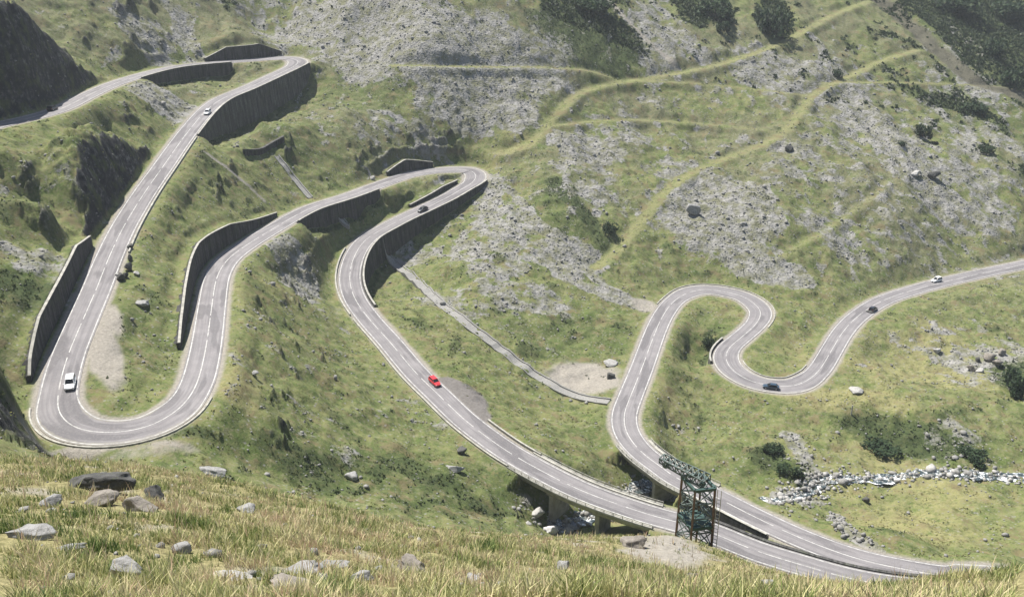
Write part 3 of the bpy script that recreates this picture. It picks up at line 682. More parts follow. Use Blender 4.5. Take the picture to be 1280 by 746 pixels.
# ------------------------------------------------------------------ bridges
def bridge(a, b, lab, npier, rail_posts):
    ks = np.where((RI >= a - .35) & (RI <= b + .35))[0]; z = RP[ks, 2]; hw = HW[ks]; m = len(ks) // 2; org = np.array([*RP[ks[m], :2], z[m]])
    root = empty('road_bridge', org); tag(root, lab, 'bridge', 'concrete bridges over the stream')
    def put(name, prof, mat, par=root):
        mb = MB(); mb.sweep(prof - org); return mb.build(name, mat, par)
    put('deck', sec(ks, 1, [(hw + 1.1, z - .03), (-hw - 1.1, z - .03), (-hw - 1.1, z - .35), (-hw - .6, z - 1.3), (hw + .6, z - 1.3), (hw + 1.1, z - .35)]), M['concrete'])
    for sd in (1, -1):
        put('kerb', sec(ks, sd, [(hw + .2, z - .027), (hw + .2, z + .22), (hw + 1.16, z + .22), (hw + 1.16, z - .027)]), M['coping'])
        rl = put('railing', sec(ks, sd, [(hw + .9, z + .78), (hw + .9, z + .9), (hw + 1.0, z + .9), (hw + 1.0, z + .78)]), M['coping'])
        mb = MB(); mb.sweep(sec(ks, sd, [(hw + .92, z + .45), (hw + .92, z + .53), (hw + .98, z + .53), (hw + .98, z + .45)]) - org); mb.build('lower_rail', M['coping'], rl)
        for k in ks[::2]:
            p = np.array([*(RP[k, :2] + RN[k] * sd * (HW[k] + .95)), RP[k, 2]]) - org
            mb = MB(); mb.box(p + [0, 0, .5], (.12, .12, .556)); mb.build('post', M['coping'], rl)
    for q in range(npier):
        f = (q + 1) / (npier + 1); k = ks[int(f * (len(ks) - 1))]; t = T[k]; n = RN[k]
        g = min(float(gz(*(RP[k, :2] + n * o))) for o in (-4, 0, 4)) - 1.
        zt = RP[k, 2] - 1.3; hh = zt - g
        R = np.array([[t[0], n[0], 0], [t[1], n[1], 0], [0, 0, 1]])
        mb = MB(); mb.box(np.array([*RP[k, :2], zt - hh / 2]) - org, (1.0, 6.2, hh), R); pr = mb.build('pier', M['concrete'], root)
        mb = MB(); mb.box(np.array([*RP[k, :2], zt - .35]) - org, (1.5, 7.4, .69), R); mb.build('pier_cap', M['concrete'], pr)
    for k in (ks[2], ks[-3]):
        t = T[k]; n = RN[k]; R = np.array([[t[0], n[0], 0], [t[1], n[1], 0], [0, 0, 1]])
        mb = MB(); mb.box(np.array([*RP[k, :2], RP[k, 2] - 3.7]) - org, (1.6, 9.6, 4.8), R); mb.build('abutment', M['wall2'], root)
bridge(*BRIDGES[0], 'nearer concrete road bridge above the white boulder, with pale railings', 2, 1)
bridge(*BRIDGES[1], 'farther concrete road bridge behind the green pylon', 1, 1)

# ------------------------------------------------------------------ drainage channels
def channel(pl, lab, w=1.3):
    pts = hits(pl, 6)
    L = np.r_[0, np.cumsum(np.linalg.norm(np.diff(pts, axis=0), axis=1))]; ss = np.arange(0, L[-1], 1.5)
    P = np.stack([np.interp(ss, L, pts[:, k]) for k in range(3)], -1)
    for _ in range(3): P[1:-1] = .25 * P[:-2] + .5 * P[1:-1] + .25 * P[2:]
    t = np.gradient(P[:, :2], axis=0); t /= np.linalg.norm(t, axis=1)[:, None]; n = np.stack([t[:, 1], -t[:, 0]], -1)
    z = np.maximum(gz(P[:, 0], P[:, 1]), np.maximum(gz(P[:, 0] + n[:, 0] * w, P[:, 1] + n[:, 1] * w), gz(P[:, 0] - n[:, 0] * w, P[:, 1] - n[:, 1] * w)) - .25) + .12
    org = np.array([P[len(P) // 2, 0], P[len(P) // 2, 1], z[len(P) // 2]])
    root = empty('drainage_channel', org); tag(root, lab, 'drainage channel', 'stone drainage channels down the slope')
    def s(o0, o1, a, b): return np.stack([np.c_[P[:, :2] + n * o, z + h] for o, h in ((o0, a), (o0, b), (o1, b), (o1, a))], 1) - org
    mb = MB(); mb.sweep(s(-w, w, -.9, .03)); mb.build('channel_bed', M['scree'], root)
    for sd in (1, -1):
        mb = MB(); mb.sweep(s(sd * w, sd * (w + .4), -.9, .35)); mb.build('side_wall', M['scree'], root)
channel([(480,316),(500,335),(525,356),(560,388),(610,425),(650,456),(690,482),(725,497),(762,503)], 'long pale stone drainage channel running down through the meadow')
channel([(346,196),(362,216),(376,234),(388,248)], 'drainage channel down to the road from the small dark wall', .7)
channel([(424,271),(431,279),(438,289)], 'shortest drainage channel, between the two middle stretches of road', 1.0)

# small dark walls on the slope
def slope_wall(pl, h, lab):
    pts = hits(pl, 5); org = pts[len(pts) // 2].copy()
    t = np.gradient(pts[:, :2], axis=0); t /= np.linalg.norm(t, axis=1)[:, None]; n = np.stack([t[:, 1], -t[:, 0]], -1)
    root = empty('slope_wall', org); tag(root, lab, 'stone wall')
    q = pts - org
    mb = MB(); mb.sweep(np.stack([np.c_[q[:, :2] - n * .5, q[:, 2] - 1.2], np.c_[q[:, :2] - n * .4, q[:, 2] + h], np.c_[q[:, :2] + n * .5, q[:, 2] + h], np.c_[q[:, :2] + n * .5, q[:, 2] - 1.2]], 1)); mb.build('wall_face', M['wall'], root)
    mb = MB(); mb.sweep(np.stack([np.c_[q[:, :2] - n * .5, q[:, 2] + h + .003], np.c_[q[:, :2] - n * .5, q[:, 2] + h + .18], np.c_[q[:, :2] + n * .6, q[:, 2] + h + .18], np.c_[q[:, :2] + n * .6, q[:, 2] + h + .003]], 1)); mb.build('coping', M['wall2'], root)
slope_wall([(305,193),(325,192),(340,184),(355,176)], 1.6, 'short crooked dark wall alone in the grass at the head of a channel')

# ------------------------------------------------------------------ rocks
def ico(sub):
    import bmesh
    bm = bmesh.new(); bmesh.ops.create_icosphere(bm, subdivisions=sub, radius=1.)
    V = np.array([v.co[:] for v in bm.verts]); Fc = np.array([[v.index for v in f.verts] for f in bm.faces]); bm.free(); return V, Fc
ICO1, ICOF1 = ico(1); ICO3, ICOF3 = ico(3); ICO4, ICOF4 = ico(4)
def rock_shape(seed, V0, nplanes=14):
    r = np.random.RandomState(seed); V = V0.copy()
    dirs = r.normal(size=(nplanes, 3)); dirs /= np.linalg.norm(dirs, axis=1)[:, None]; dd = r.uniform(.38, .85, nplanes)
    for n, dst in zip(dirs, dd):
        s = V @ n; m = s > dst; V[m] -= np.outer(s[m] - dst, n)
    for fq, am in ((2.2, .13), (5.5, .06), (12., .025)):
        V = V * (1 + am * (pnoise(V[:, 0] * fq + seed * 1.7, V[:, 1] * fq + V[:, 2] * fq * .7, 3) - .6 * np.abs(pnoise(V[:, 2] * fq + seed, V[:, 0] * fq - V[:, 1] * fq * .5, 7))))[:, None]
    w = .02 * (np.sin(V[:, 0] * 7 + seed) * np.cos(V[:, 1] * 6) + .6 * np.sin(V[:, 2] * 13 + V[:, 0] * 11))
    return V * (1 + w[:, None])
ROCKK = [0]; NEAR_ROCKS = []
def boulder(u, v, wpx, lab, mat='rock', sz=(1, .9, .75), name='boulder', group=None, sink=.3, seed=None, tilt=0.):
    c = hit(u, v)
    if c is None: return None
    ROCKK[0] += 1; seed = seed or ROCKK[0] * 13
    a = wpx / 2 / F * np.linalg.norm(c)
    if np.linalg.norm(c) < 120: NEAR_ROCKS.append((c[0], c[1] - a * .7, a * max(sz[0], sz[1]) * 1.25)); sink *= .55
    V = rock_shape(seed, ICO4 if wpx > 30 else ICO3) * np.array(sz) * a
    th = RS.uniform(-.5, .5); R = np.array([[math.cos(th), -math.sin(th), 0], [math.sin(th), math.cos(th), 0], [0, 0, 1]]); V = V @ R.T
    if tilt: V[:, 2] += V[:, 0] * tilt
    V[:, 2] += a * sz[2] * (1 - 2 * sink)
    o = mesh_np(name, V, ICOF4 if wpx > 30 else ICOF3, M[mat]); o.location = c; return tag(o, lab, 'rock', group)
FG = 'rocks in the foreground grass'
boulder(165,728,50,'pale grey jagged rock standing in the foreground grass, lower left','rock',(1,.7,1.0),group=FG)
boulder(133,630,66,'flat sunlit slab in front of the outcrop on the left','rockb',(1.1,.8,.35),group=FG,tilt=.25)
boulder(176,638,58,'brown slab leaning against the right end of the outcrop','rockb',(1,.7,.5),group=FG,tilt=-.3)
boulder(128,613,76,'dark rock in place of the shaded hollow behind two brown slabs','rockd',(1.25,.6,.42),group=FG)  # dark stone colour stands in for the shade of the hollow round the slabs
boulder(192,624,40,'small dark rock in place of the shaded hollow at the right tip of the outcrop','rockd',(1,.8,.5),group=FG,tilt=-.4)
boulder(375,716,60,'flat blue-grey slab lying in the grass below the middle road','rock',(1.1,.7,.3),group=FG,tilt=.2)
boulder(420,708,36,'thin grey slab just right of the blue-grey slab','rock',(1.2,.6,.25),group=FG)
boulder(372,738,90,'long low rock ledge at the bottom edge of the grass','rockb',(1.2,.5,.18),group=FG)
boulder(514,712,42,'rounded pinkish-grey rock half hidden in tall grass','rockb',(1,.8,.55),group=FG)
boulder(265,591,50,'low flat grey rock on the crest below the lower left hairpin','rock',(1.1,.6,.3),group=FG)
boulder(36,672,62,'long grey slab at the left edge casting a dark shadow','rock',(1.2,.6,.32),group=FG,tilt=-.1)
boulder(88,688,32,'small flat slab right of the long grey one at the left edge','rock',(1.2,.6,.25),group=FG)
boulder(290,725,52,'pale flat stones flush with the grass between two grey rocks','rockp',(1.2,.6,.2),group=FG)
boulder(650,737,18,'small white stone near the bottom centre','rockp',(1,.8,.6),group=FG)
boulder(740,737,26,'pale stone in the grass below the bare earth mound','rockp',(1,.8,.5),group=FG)
boulder(862,726,30,'pale rounded stone in the grass under the pylon','rockb',(1,.8,.5),group=FG)
boulder(795,683,44,'low pinkish rock breaking through the bare earth mound','rockb',(1,.8,.45),group=FG)
for (u, v, w, l) in [(232,690,30,'grey rock in the grass between the jagged rock and the outcrop'),(455,728,36,'pale rock breaking through the turf right of the low ledge'),(590,724,24,'small grey rock between the pinkish rock and the white stone'),(310,640,26,'low grey rock on the crest above the middle of the straw grass'),(60,632,30,'low grey rock between the long slab and the outcrop'),(705,712,26,'low grey rock left of the bare earth mound'),(960,735,26,'pale rock at the bottom edge below the two converging roads')]:
    boulder(u, v, w, l, 'rock', (1.1, .8, .5), group=FG)
BG = 'boulders in the stream gully under the nearer bridge'
boulder(686,664,34,'bright white boulder in the gully under the nearer bridge','rockw',(1.1,.7,.5),group=BG)
boulder(671,645,22,'rounded grey boulder at the left mouth of the nearer bridge','rockp',(1,.8,.9),group=BG)
boulder(712,661,20,'grey boulder between the white boulder and the bridge pier','rock',(1.2,.8,.6),group=BG)
boulder(660,655,12,'small pale stone left of the rounded grey boulder','rockp',(1,.8,.6),group=BG)
VG = 'single boulders on the valley slopes'
boulder(762,456,24,'pale block beside the straight stretch of the farther road','rockp',(1,.8,.6),group=VG)
boulder(762,472,14,'dark stone below the pale block','rockd',(1,.8,.9),group=VG)
boulder(869,267,24,'big grey boulder in the middle of the scree field','rock',(1,.9,1.0),group=VG)
boulder(985,189,13,'dark boulder beside the grassy old track','rockd',(1,.9,.8),group=VG)
boulder(1166,222,18,'large dark rock on the right slope with pale stones round it','rockd',(1,.9,.8),group=VG)
boulder(1144,219,15,'pale rock left of the large dark one on the right slope','rockp',(1,.9,.6),group=VG)
boulder(1069,488,22,'flat pale rock in the meadow right of the lowest bend','rockp',(1.2,.8,.3),group=VG)
boulder(1083,627,12,'dark boulder alone in the dry meadow by the stream','rockd',(1,.9,.7),group=VG)
boulder(577,565,20,'dark rock just below the main road before the bridge','rockd',(1,.9,.7),group=VG)
boulder(441,597,20,'grey boulder on the lush slope in the middle','rock',(1,.9,.7),group=VG)
boulder(466,225,10,'pale boulder at the edge of the road left of the middle hairpin','rockp',(1.1,.8,.8),group=VG)
boulder(318,468,12,'pale stone on the slope right of the lower left hairpin','rock',(1,.9,.6),group=VG)
boulder(570,588,26,'mossy rock heap downhill of the dark rock','rock',(1.2,.8,.5),group=VG)
boulder(178,380,18,'grey rock in the grass between the two left stretches of road','rock',(1.2,.8,.5),group=VG)
boulder(1088,391,12,'dark stone at the outer verge near the black car','rockd',(1.2,.8,.5),group=VG)
OG = 'rocks of the pale outcrop on the right'
for (u, v, w, l, mt) in [(1236,449,19,'largest brown rock of the outcrop by the dark bush','rockb'),(1214,462,14,'left-hand rock of the outcrop by the dark bush','rockb'),(1252,442,14,'topmost rock of the outcrop by the dark bush','rockb'),(1226,466,12,'lowest pale rock of the outcrop by the dark bush','rockp'),(1222,452,11,'small dark rock between the brown ones of the outcrop','rockd'),(1246,456,13,'right-hand rock of the outcrop, touching the dark bush','rockb'),(1172,440,12,'single pale rock left of the outcrop','rockp')]:
    boulder(u, v, w, l, mt, (1, .9, .8), group=OG)
DG = 'dark stones tumbled beside the left descent'
for (u, v, w, l) in [(163,311,9,'topmost dark stone of the row beside the left descent'),(163,326,10,'second dark stone of the row beside the left descent'),(162,338,14,'biggest blue-black stone of the row beside the left descent'),(158,347,10,'dark stone below the biggest one beside the left descent'),(151,350,13,'lowest dark stone of the row, next to the road edge')]:
    boulder(u, v, w, l, 'rockd', (1, .9, 1.0), group=DG, sink=.15)
for (u, v, w, l) in [(146,345,10,'white stone at the road edge beside the dark stones'),(170,343,9,'pale stone just right of the dark stones')]:
    boulder(u, v, w, l, 'rockp', (1, .9, .7), group=DG)

# scree: tens of thousands of stones, one mass
def scatter(n, prob, rmin, rmax):
    t = RS.uniform(math.radians(-31), math.radians(31), n); r = np.sqrt(RS.uniform(rmin ** 2, rmax ** 2, n))
    x = r * np.sin(t); y = r * np.cos(t); k = RS.rand(n) < np.clip(lookup(prob, x, y), 0, 1); return x[k], y[k]
clear = np.where(near, sst(hwg + 1.2, hwg + 2.6, DL), 1.)
clear = np.where(near & (KD == 1), sst(hwg + 3.5, hwg + 4.5, DL), clear)
def stones(name, x, y, size, mat, lab=None):
    n = len(x); z = gz(x, y); K = 24; shapes = [rock_shape(900 + k, ICO1, 5) for k in range(K)]
    V = np.zeros((n, 12, 3)); pick = RS.randint(0, K, n)
    sc = np.stack([size * RS.uniform(.7, 1.3, n), size * RS.uniform(.6, 1.1, n), size * RS.uniform(.45, .95, n)], -1)
    for k in range(K): V[pick == k] = shapes[k][None, :12]
    V *= sc[:, None]; th = RS.uniform(0, 6.28, n); c, s = np.cos(th), np.sin(th)
    V = np.stack([V[..., 0] * c[:, None] - V[..., 1] * s[:, None], V[..., 0] * s[:, None] + V[..., 1] * c[:, None], V[..., 2]], -1)
    V += np.stack([x, y, z + sc[:, 2] * .35], -1)[:, None]
    Fc = (ICOF1[None] + (np.arange(n) * 12)[:, None, None]).reshape(-1, 3)
    o = mesh_np(name, V.reshape(-1, 3), Fc, mat); tag(o, lab, None, None, 'stuff'); return o
pst = np.clip(scree * .5 * (1 - TRK) + .03 + .30 * sst(.12, .5, n2) + .35 * sst(.25, .5, fbm(X, Y, 8, 4, 151)) * (1 - TRK), 0, 1) * clear * (1 - nearh) * (1 - .8 * np.clip(dirt, 0, 1))
x, y = scatter(300000, pst, 128, 540); stones('scree_rubble', x, y, RS.gamma(1.1, .115, len(x)) + .07, M['scree'])
x, y = scatter(26000, np.clip(scree - .35, 0, 1) * .16 * (1 - TRK) * clear * (1 - nearh) * sst(.0, .3, fbm(X, Y, 18, 3, 191)), 128, 560); stones('scree_blocks', x, y, np.clip(RS.gamma(2.4, .22, len(x)) + .3, 0, 1.5), M['scree'])
# ------------------------------------------------------------------ stream
SP_ = np.array([at_z(690,664,-130.3), at_z(725,655,-131.1), at_z(762,636,-132.), at_z(810,610,-134.8), at_z(850,624,-135.3), at_z(915,634,-135.6), at_z(975,630,-136.5), at_z(1003,618,-137), at_z(1035,603,-137.5), at_z(1090,600,-138), at_z(1150,597,-138.5), at_z(1215,599,-139), at_z(1280,602,-139.5), at_z(1400,600,-140)])
def stream():
    q = spline(SP_, 10); n = len(q); q[:, 2] = np.minimum.accumulate(gz(q[:, 0], q[:, 1]) + .05) if False else gz(q[:, 0], q[:, 1]) + .1
    for _ in range(6): q[1:-1, 2] = .25 * q[:-2, 2] + .5 * q[1:-1, 2] + .25 * q[2:, 2]
    t = np.gradient(q[:, :2], axis=0); t /= np.linalg.norm(t, axis=1)[:, None]; nn = np.stack([t[:, 1], -t[:, 0]], -1)
    w = 1.9 + .5 * np.sin(np.arange(n) * .7) + .4 * np.sin(np.arange(n) * 1.9)
    cols = []
    for o in (-1, -.5, 0, .5, 1):
        p = q[:, :2] + nn * (w * o)[:, None]; zz = np.maximum(q[:, 2], gz(p[:, 0], p[:, 1]) + .04); cols.append(np.c_[p, zz])
    V = np.stack(cols, 1).reshape(-1, 3); k = 5
    Fs = np.array([(i * k + j, i * k + j + 1, (i + 1) * k + j + 1, (i + 1) * k + j) for i in range(n - 1) for j in range(k - 1)])
    tag(mesh_np('mountain_stream', V, Fs, M['water'], smooth=True), kind='structure')
    m = 420; ii = RS.randint(0, n, m); o = RS.normal(0, .8, m) * (w[ii] + .4)
    x = q[ii, 0] + nn[ii, 0] * o + RS.normal(0, .7, m); y = q[ii, 1] + nn[ii, 1] * o + RS.normal(0, .7, m)
    stones('stream_rubble', x, y, RS.gamma(2., .17, m) + .15, M['rockp'])
    m = 900; ii = RS.randint(0, n, m); o = RS.normal(0, 1.8, m)
    x = q[ii, 0] + nn[ii, 0] * o + RS.normal(0, .9, m); y = q[ii, 1] + nn[ii, 1] * o + RS.normal(0, .9, m)
    stones('bank_rubble', x, y, RS.gamma(2., .15, m) + .15, M['scree'])
stream()
x, y = scatter(40000, np.clip(stripes([([(1045,645),(1060,665),(1100,690)], 1.8, .9)]) + blobs([(1000,592,30,30,.3),(700,655,40,14,.5),(1200,560,30,25,.35),(860,540,30,10,.3),(660,640,25,10,.4)]), 0, 1) * clear, 130, 300)
stones('gully_rubble', x, y, RS.gamma(2., .15, len(x)) + .15, M['scree'])

# ------------------------------------------------------------------ grass
def blades(name, x, y, h, w, nb, tint, mat, spread=.12, lean=.5):
    """tufts: nb blades per tuft, each a bent strip of two triangles"""
    n = len(x); z = gz(x, y)
    rep = np.repeat(np.arange(n), nb); m = len(rep)
    a = RS.uniform(0, 6.28, m); sp = spread * np.sqrt(RS.rand(m)) * (w[rep] / w.mean())
    bx = x[rep] + np.cos(a) * sp; by = y[rep] + np.sin(a) * sp; bz = z[rep] - .04
    hh = h[rep] * RS.uniform(.55, 1.25, m); ww = w[rep] * RS.uniform(.6, 1.3, m); la = RS.uniform(0, 6.28, m); ll = hh * lean * RS.rand(m)
    dx, dy = np.cos(la), np.sin(la); fx, fy = np.cos(a + 1.3), np.sin(a + 1.3)
    V = np.zeros((m, 5, 3))
    V[:, 0] = np.stack([bx - fx * ww / 2, by - fy * ww / 2, bz], -1); V[:, 1] = np.stack([bx + fx * ww / 2, by + fy * ww / 2, bz], -1)
    V[:, 2] = np.stack([bx + fx * ww * .4 + dx * ll * .35, by + fy * ww * .4 + dy * ll * .35, bz + hh * .6], -1)
    V[:, 3] = np.stack([bx - fx * ww * .4 + dx * ll * .35, by - fy * ww * .4 + dy * ll * .35, bz + hh * .6], -1)
    V[:, 4] = np.stack([bx + dx * ll, by + dy * ll, bz + hh], -1)
    b = (np.arange(m) * 5)[:, None]; Fc = np.concatenate([b + [0, 1, 2], b + [0, 2, 3], b + [3, 2, 4]])
    tt = np.clip(tint[rep] + RS.normal(0, .15, m), 0, 1); col = np.repeat(np.stack([tt, tt, tt, np.ones(m)], -1), 5, axis=0)
    o = mesh_np(name, V.reshape(-1, 3), Fc, mat, attrs={'tint': col}); return tag(o, kind='stuff')
M['blade'] = mat_leaf('hill_grass', [(0., (.075, .13, .032)), (.3, (.22, .27, .08)), (.55, (.46, .435, .19)), (.8, (.66, .60, .35)), (1., (.50, .36, .24))])
M['tuft'] = mat_leaf('alpine_turf', [(0., (.07, .095, .03)), (.4, (.15, .165, .055)), (.75, (.24, .23, .09)), (1., (.33, .29, .14))], .3, 1.3)
n = 120000; t = RS.uniform(math.radians(-32), math.radians(32), n); r = 8 * (118 / 8.) ** RS.rand(n) ** .8
x = r * np.sin(t); y = r * np.cos(t); cl_ = fbm(x, y, 1.6, 3, 96); keepg = (RS.rand(n) > .95 * lookup(sst(.2, .6, dirt + .35 * n2), x, y)) & (RS.rand(n) < .55 + 1.5 * cl_)
for (bx_, by_, br_) in NEAR_ROCKS: keepg &= np.hypot(x - bx_, y - by_) > br_
x, y, r, cl_ = x[keepg], y[keepg], r[keepg], cl_[keepg]
tn = np.clip(.52 + .6 * fbm(x, y, 7, 3, 91) + .75 * fbm(x, y, 1.7, 2, 95) + .12 * RS.normal(size=len(x)), 0, 1)
blades('hillside_grass', x, y, (.12 + .16 * RS.rand(len(x))) * np.clip(1 + 1.5 * cl_ + .7 * fbm(x, y, 4, 2, 97), .35, 1.9) * np.clip(1.1 - .002 * r, .8, 1.2), .010 + .00055 * r, 7, tn, M['blade'], .16, .8)
n = 1500; t = RS.uniform(math.radians(-31), math.radians(31), n); r = 14 * (105 / 14.) ** RS.rand(n) ** .8; x = r * np.sin(t); y = r * np.cos(t)
blades('dry_weed_stalks', x, y, .35 + .35 * RS.rand(n), .010 + .0005 * r, 5, .8 + .2 * RS.rand(n), M['blade'], .2, .45)
n = 1800; t = RS.uniform(math.radians(-31), math.radians(31), n); r = 12 * (110 / 12.) ** RS.rand(n) ** .8; x = r * np.sin(t); y = r * np.cos(t); k_ = fbm(x, y, 5, 2, 181) > .02
stones('field_stones', x[k_], y[k_], np.clip(RS.gamma(1.2, .04, int(k_.sum())) + .025, 0, .2), M['scree'])
pt = (1 - scree) * (1 - dirtm) * (1 - .8 * TRK) * clear * (1 - nearh) * (1 - .7 * crag) * np.clip(.45 + .9 * n2, .05, 1)
pt = pt * sst(-.15, .3, n1 * .6 + n2)
x, y = scatter(330000, pt, 112, 470)
tn = np.clip(.42 + .5 * lookup(n1, x, y) + .3 * lookup(drym, x, y) - .3 * lookup(lushm, x, y), 0, 1)
blades('alpine_grass_tufts', x, y, .10 + .24 * RS.rand(len(x)) ** 2, .16 + .24 * RS.rand(len(x)), 3, tn, M['tuft'], .3, 1.)

x, y = scatter(260000, scrubm * clear * (1 - nearh) * .8, 118, 720)
x2, y2 = scatter(160000, np.where(RR[:, None] > 470, scrubm, 0) * .9, 470, 745)
M['scrubleaf'] = mat_leaf('low_scrub_leaves', [(0., (.022, .04, .016)), (.5, (.045, .068, .026)), (1., (.09, .11, .045))], .3, .5)
blades('low_scrub', x, y, .22 + .35 * RS.rand(len(x)), .22 + .25 * RS.rand(len(x)), 4, RS.rand(len(x)), M['scrubleaf'], .35, .9)
blades('pine_scrub_mass', x2, y2, .5 + .7 * RS.rand(len(x2)), .6 + .6 * RS.rand(len(x2)), 5, RS.rand(len(x2)) * .6, M['scrubleaf'], .7, .9)
# ------------------------------------------------------------------ dark dwarf pine bushes
M['needle'] = mat_leaf('dwarf_pine_needles', [(0., (.018, .034, .016)), (.5, (.03, .055, .024)), (1., (.055, .085, .035))], .3, .3); M['bark'] = simple('bush_bark', (.09, .07, .05), .9)
def bush_mesh(seed, n=900):
    r = np.random.RandomState(seed)
    nc = 9; cc = np.c_[r.uniform(-.65, .65, nc), r.uniform(-.55, .55, nc), r.uniform(.15, .6, nc)]; rad = r.uniform(.25, .45, nc)
    pk = r.randint(0, nc, n); dv = r.normal(size=(n, 3)); dv /= np.linalg.norm(dv, axis=1)[:, None]; p = cc[pk] + dv * (rad[pk] * r.uniform(.6, 1.05, n))[:, None]
    p[:, 2] = np.abs(p[:, 2]); s = r.uniform(.05, .12, n)
    a = r.normal(size=(n, 3)); a /= np.linalg.norm(a, axis=1)[:, None]; b = np.cross(a, r.normal(size=(n, 3))); b /= np.linalg.norm(b, axis=1)[:, None]
    V = np.stack([p - a * s[:, None], p + b * s[:, None] * .7, p + a * s[:, None], p - b * s[:, None] * .7], 1).reshape(-1, 3)
    Fc = np.arange(n * 4).reshape(-1, 4); tt = np.repeat(r.rand(n), 4)
    return V, Fc, np.stack([tt, tt, tt, np.ones(n * 4)], -1)
BUSH = []
for sd in (3, 4, 5):
    V, Fc, col = bush_mesh(sd); o = mesh_np('foliage', V, Fc, M['needle'], attrs={'tint': col}, link=False); BUSH.append(o.data)
    bpy.data.objects.remove(o)
mb = MB(); mb.cyl((0, 0, -.3), (.02, 0, .45), .07, .03, 7); mb.cyl((0, 0, .1), (.35, .1, .4), .04, .02, 6); mb.cyl((0, 0, .1), (-.3, -.15, .42), .04, .02, 6); stem = mb.build('stem', M['bark']); STEM = stem.data; bpy.data.objects.remove(stem)
BK = [0]
def bush(u, v, wpx, hpx, lab, group='dark dwarf pine bushes on the slopes'):
    c = hit(u, v)
    if c is None: return
    BK[0] += 1; a = wpx / 2 / F * np.linalg.norm(c); hz = hpx / F * np.linalg.norm(c) / .9
    root = empty('dwarf_pine_bush', c, BK[0] * 1.7); root.scale = (a, a, hz * .75); tag(root, lab, 'bush', group)
    for nm, me in (('foliage', BUSH[BK[0] % 3]), ('stem', STEM)):
        o = bpy.data.objects.new(nm, me); C.objects.link(o); o.parent = root
for (u, v, w, h, l) in [(1153,172,20,20,'round dark bush standing alone on the right slope below the tracks'),(968,44,42,44,'big dark bush at the top, right end of the highest track'),(1047,97,14,14,'small dark bush just above where the old tracks cross'),
  (1268,490,40,34,'dark green bush right of the pale rock outcrop'),(1240,70,30,26,'dark bush near the top right, above the pale streak'),(1268,108,36,28,'dark bush at the right edge below the top right one'),
  (893,22,44,26,'wide dark bush at the top above the pale gully'),(740,12,60,22,'dark bush at the top edge over the green strip'),(1216,140,34,14,'low spreading dark bush at the right above the round one'),
  (1232,190,22,10,'small flat bush low on the right slope'),(1190,14,60,26,'broad dark bush at the top edge, right of the shadowed gully'),(1255,22,50,26,'dark bush in the top right corner'),(905,40,20,16,'small dark bush under the wide one at the top'),
  (1128,182,12,8,'tiny bush left of the round bush on the right slope'),(965,562,30,12,'dark shrub on the bank right of the farther bridge'),(985,592,34,14,'dark shrub lowest on the bank right of the farther bridge'),(888,432,20,14,'dark shrub beside the small curved wall'),(1100,560,50,12,'broad shrub on the green bank above the stream'),(1215,572,40,12,'shrub at the right end of the green bank above the stream'),(762,290,26,16,'dark shrub in the hollow beside the old track')]:
    bush(u, v, w, h, l)

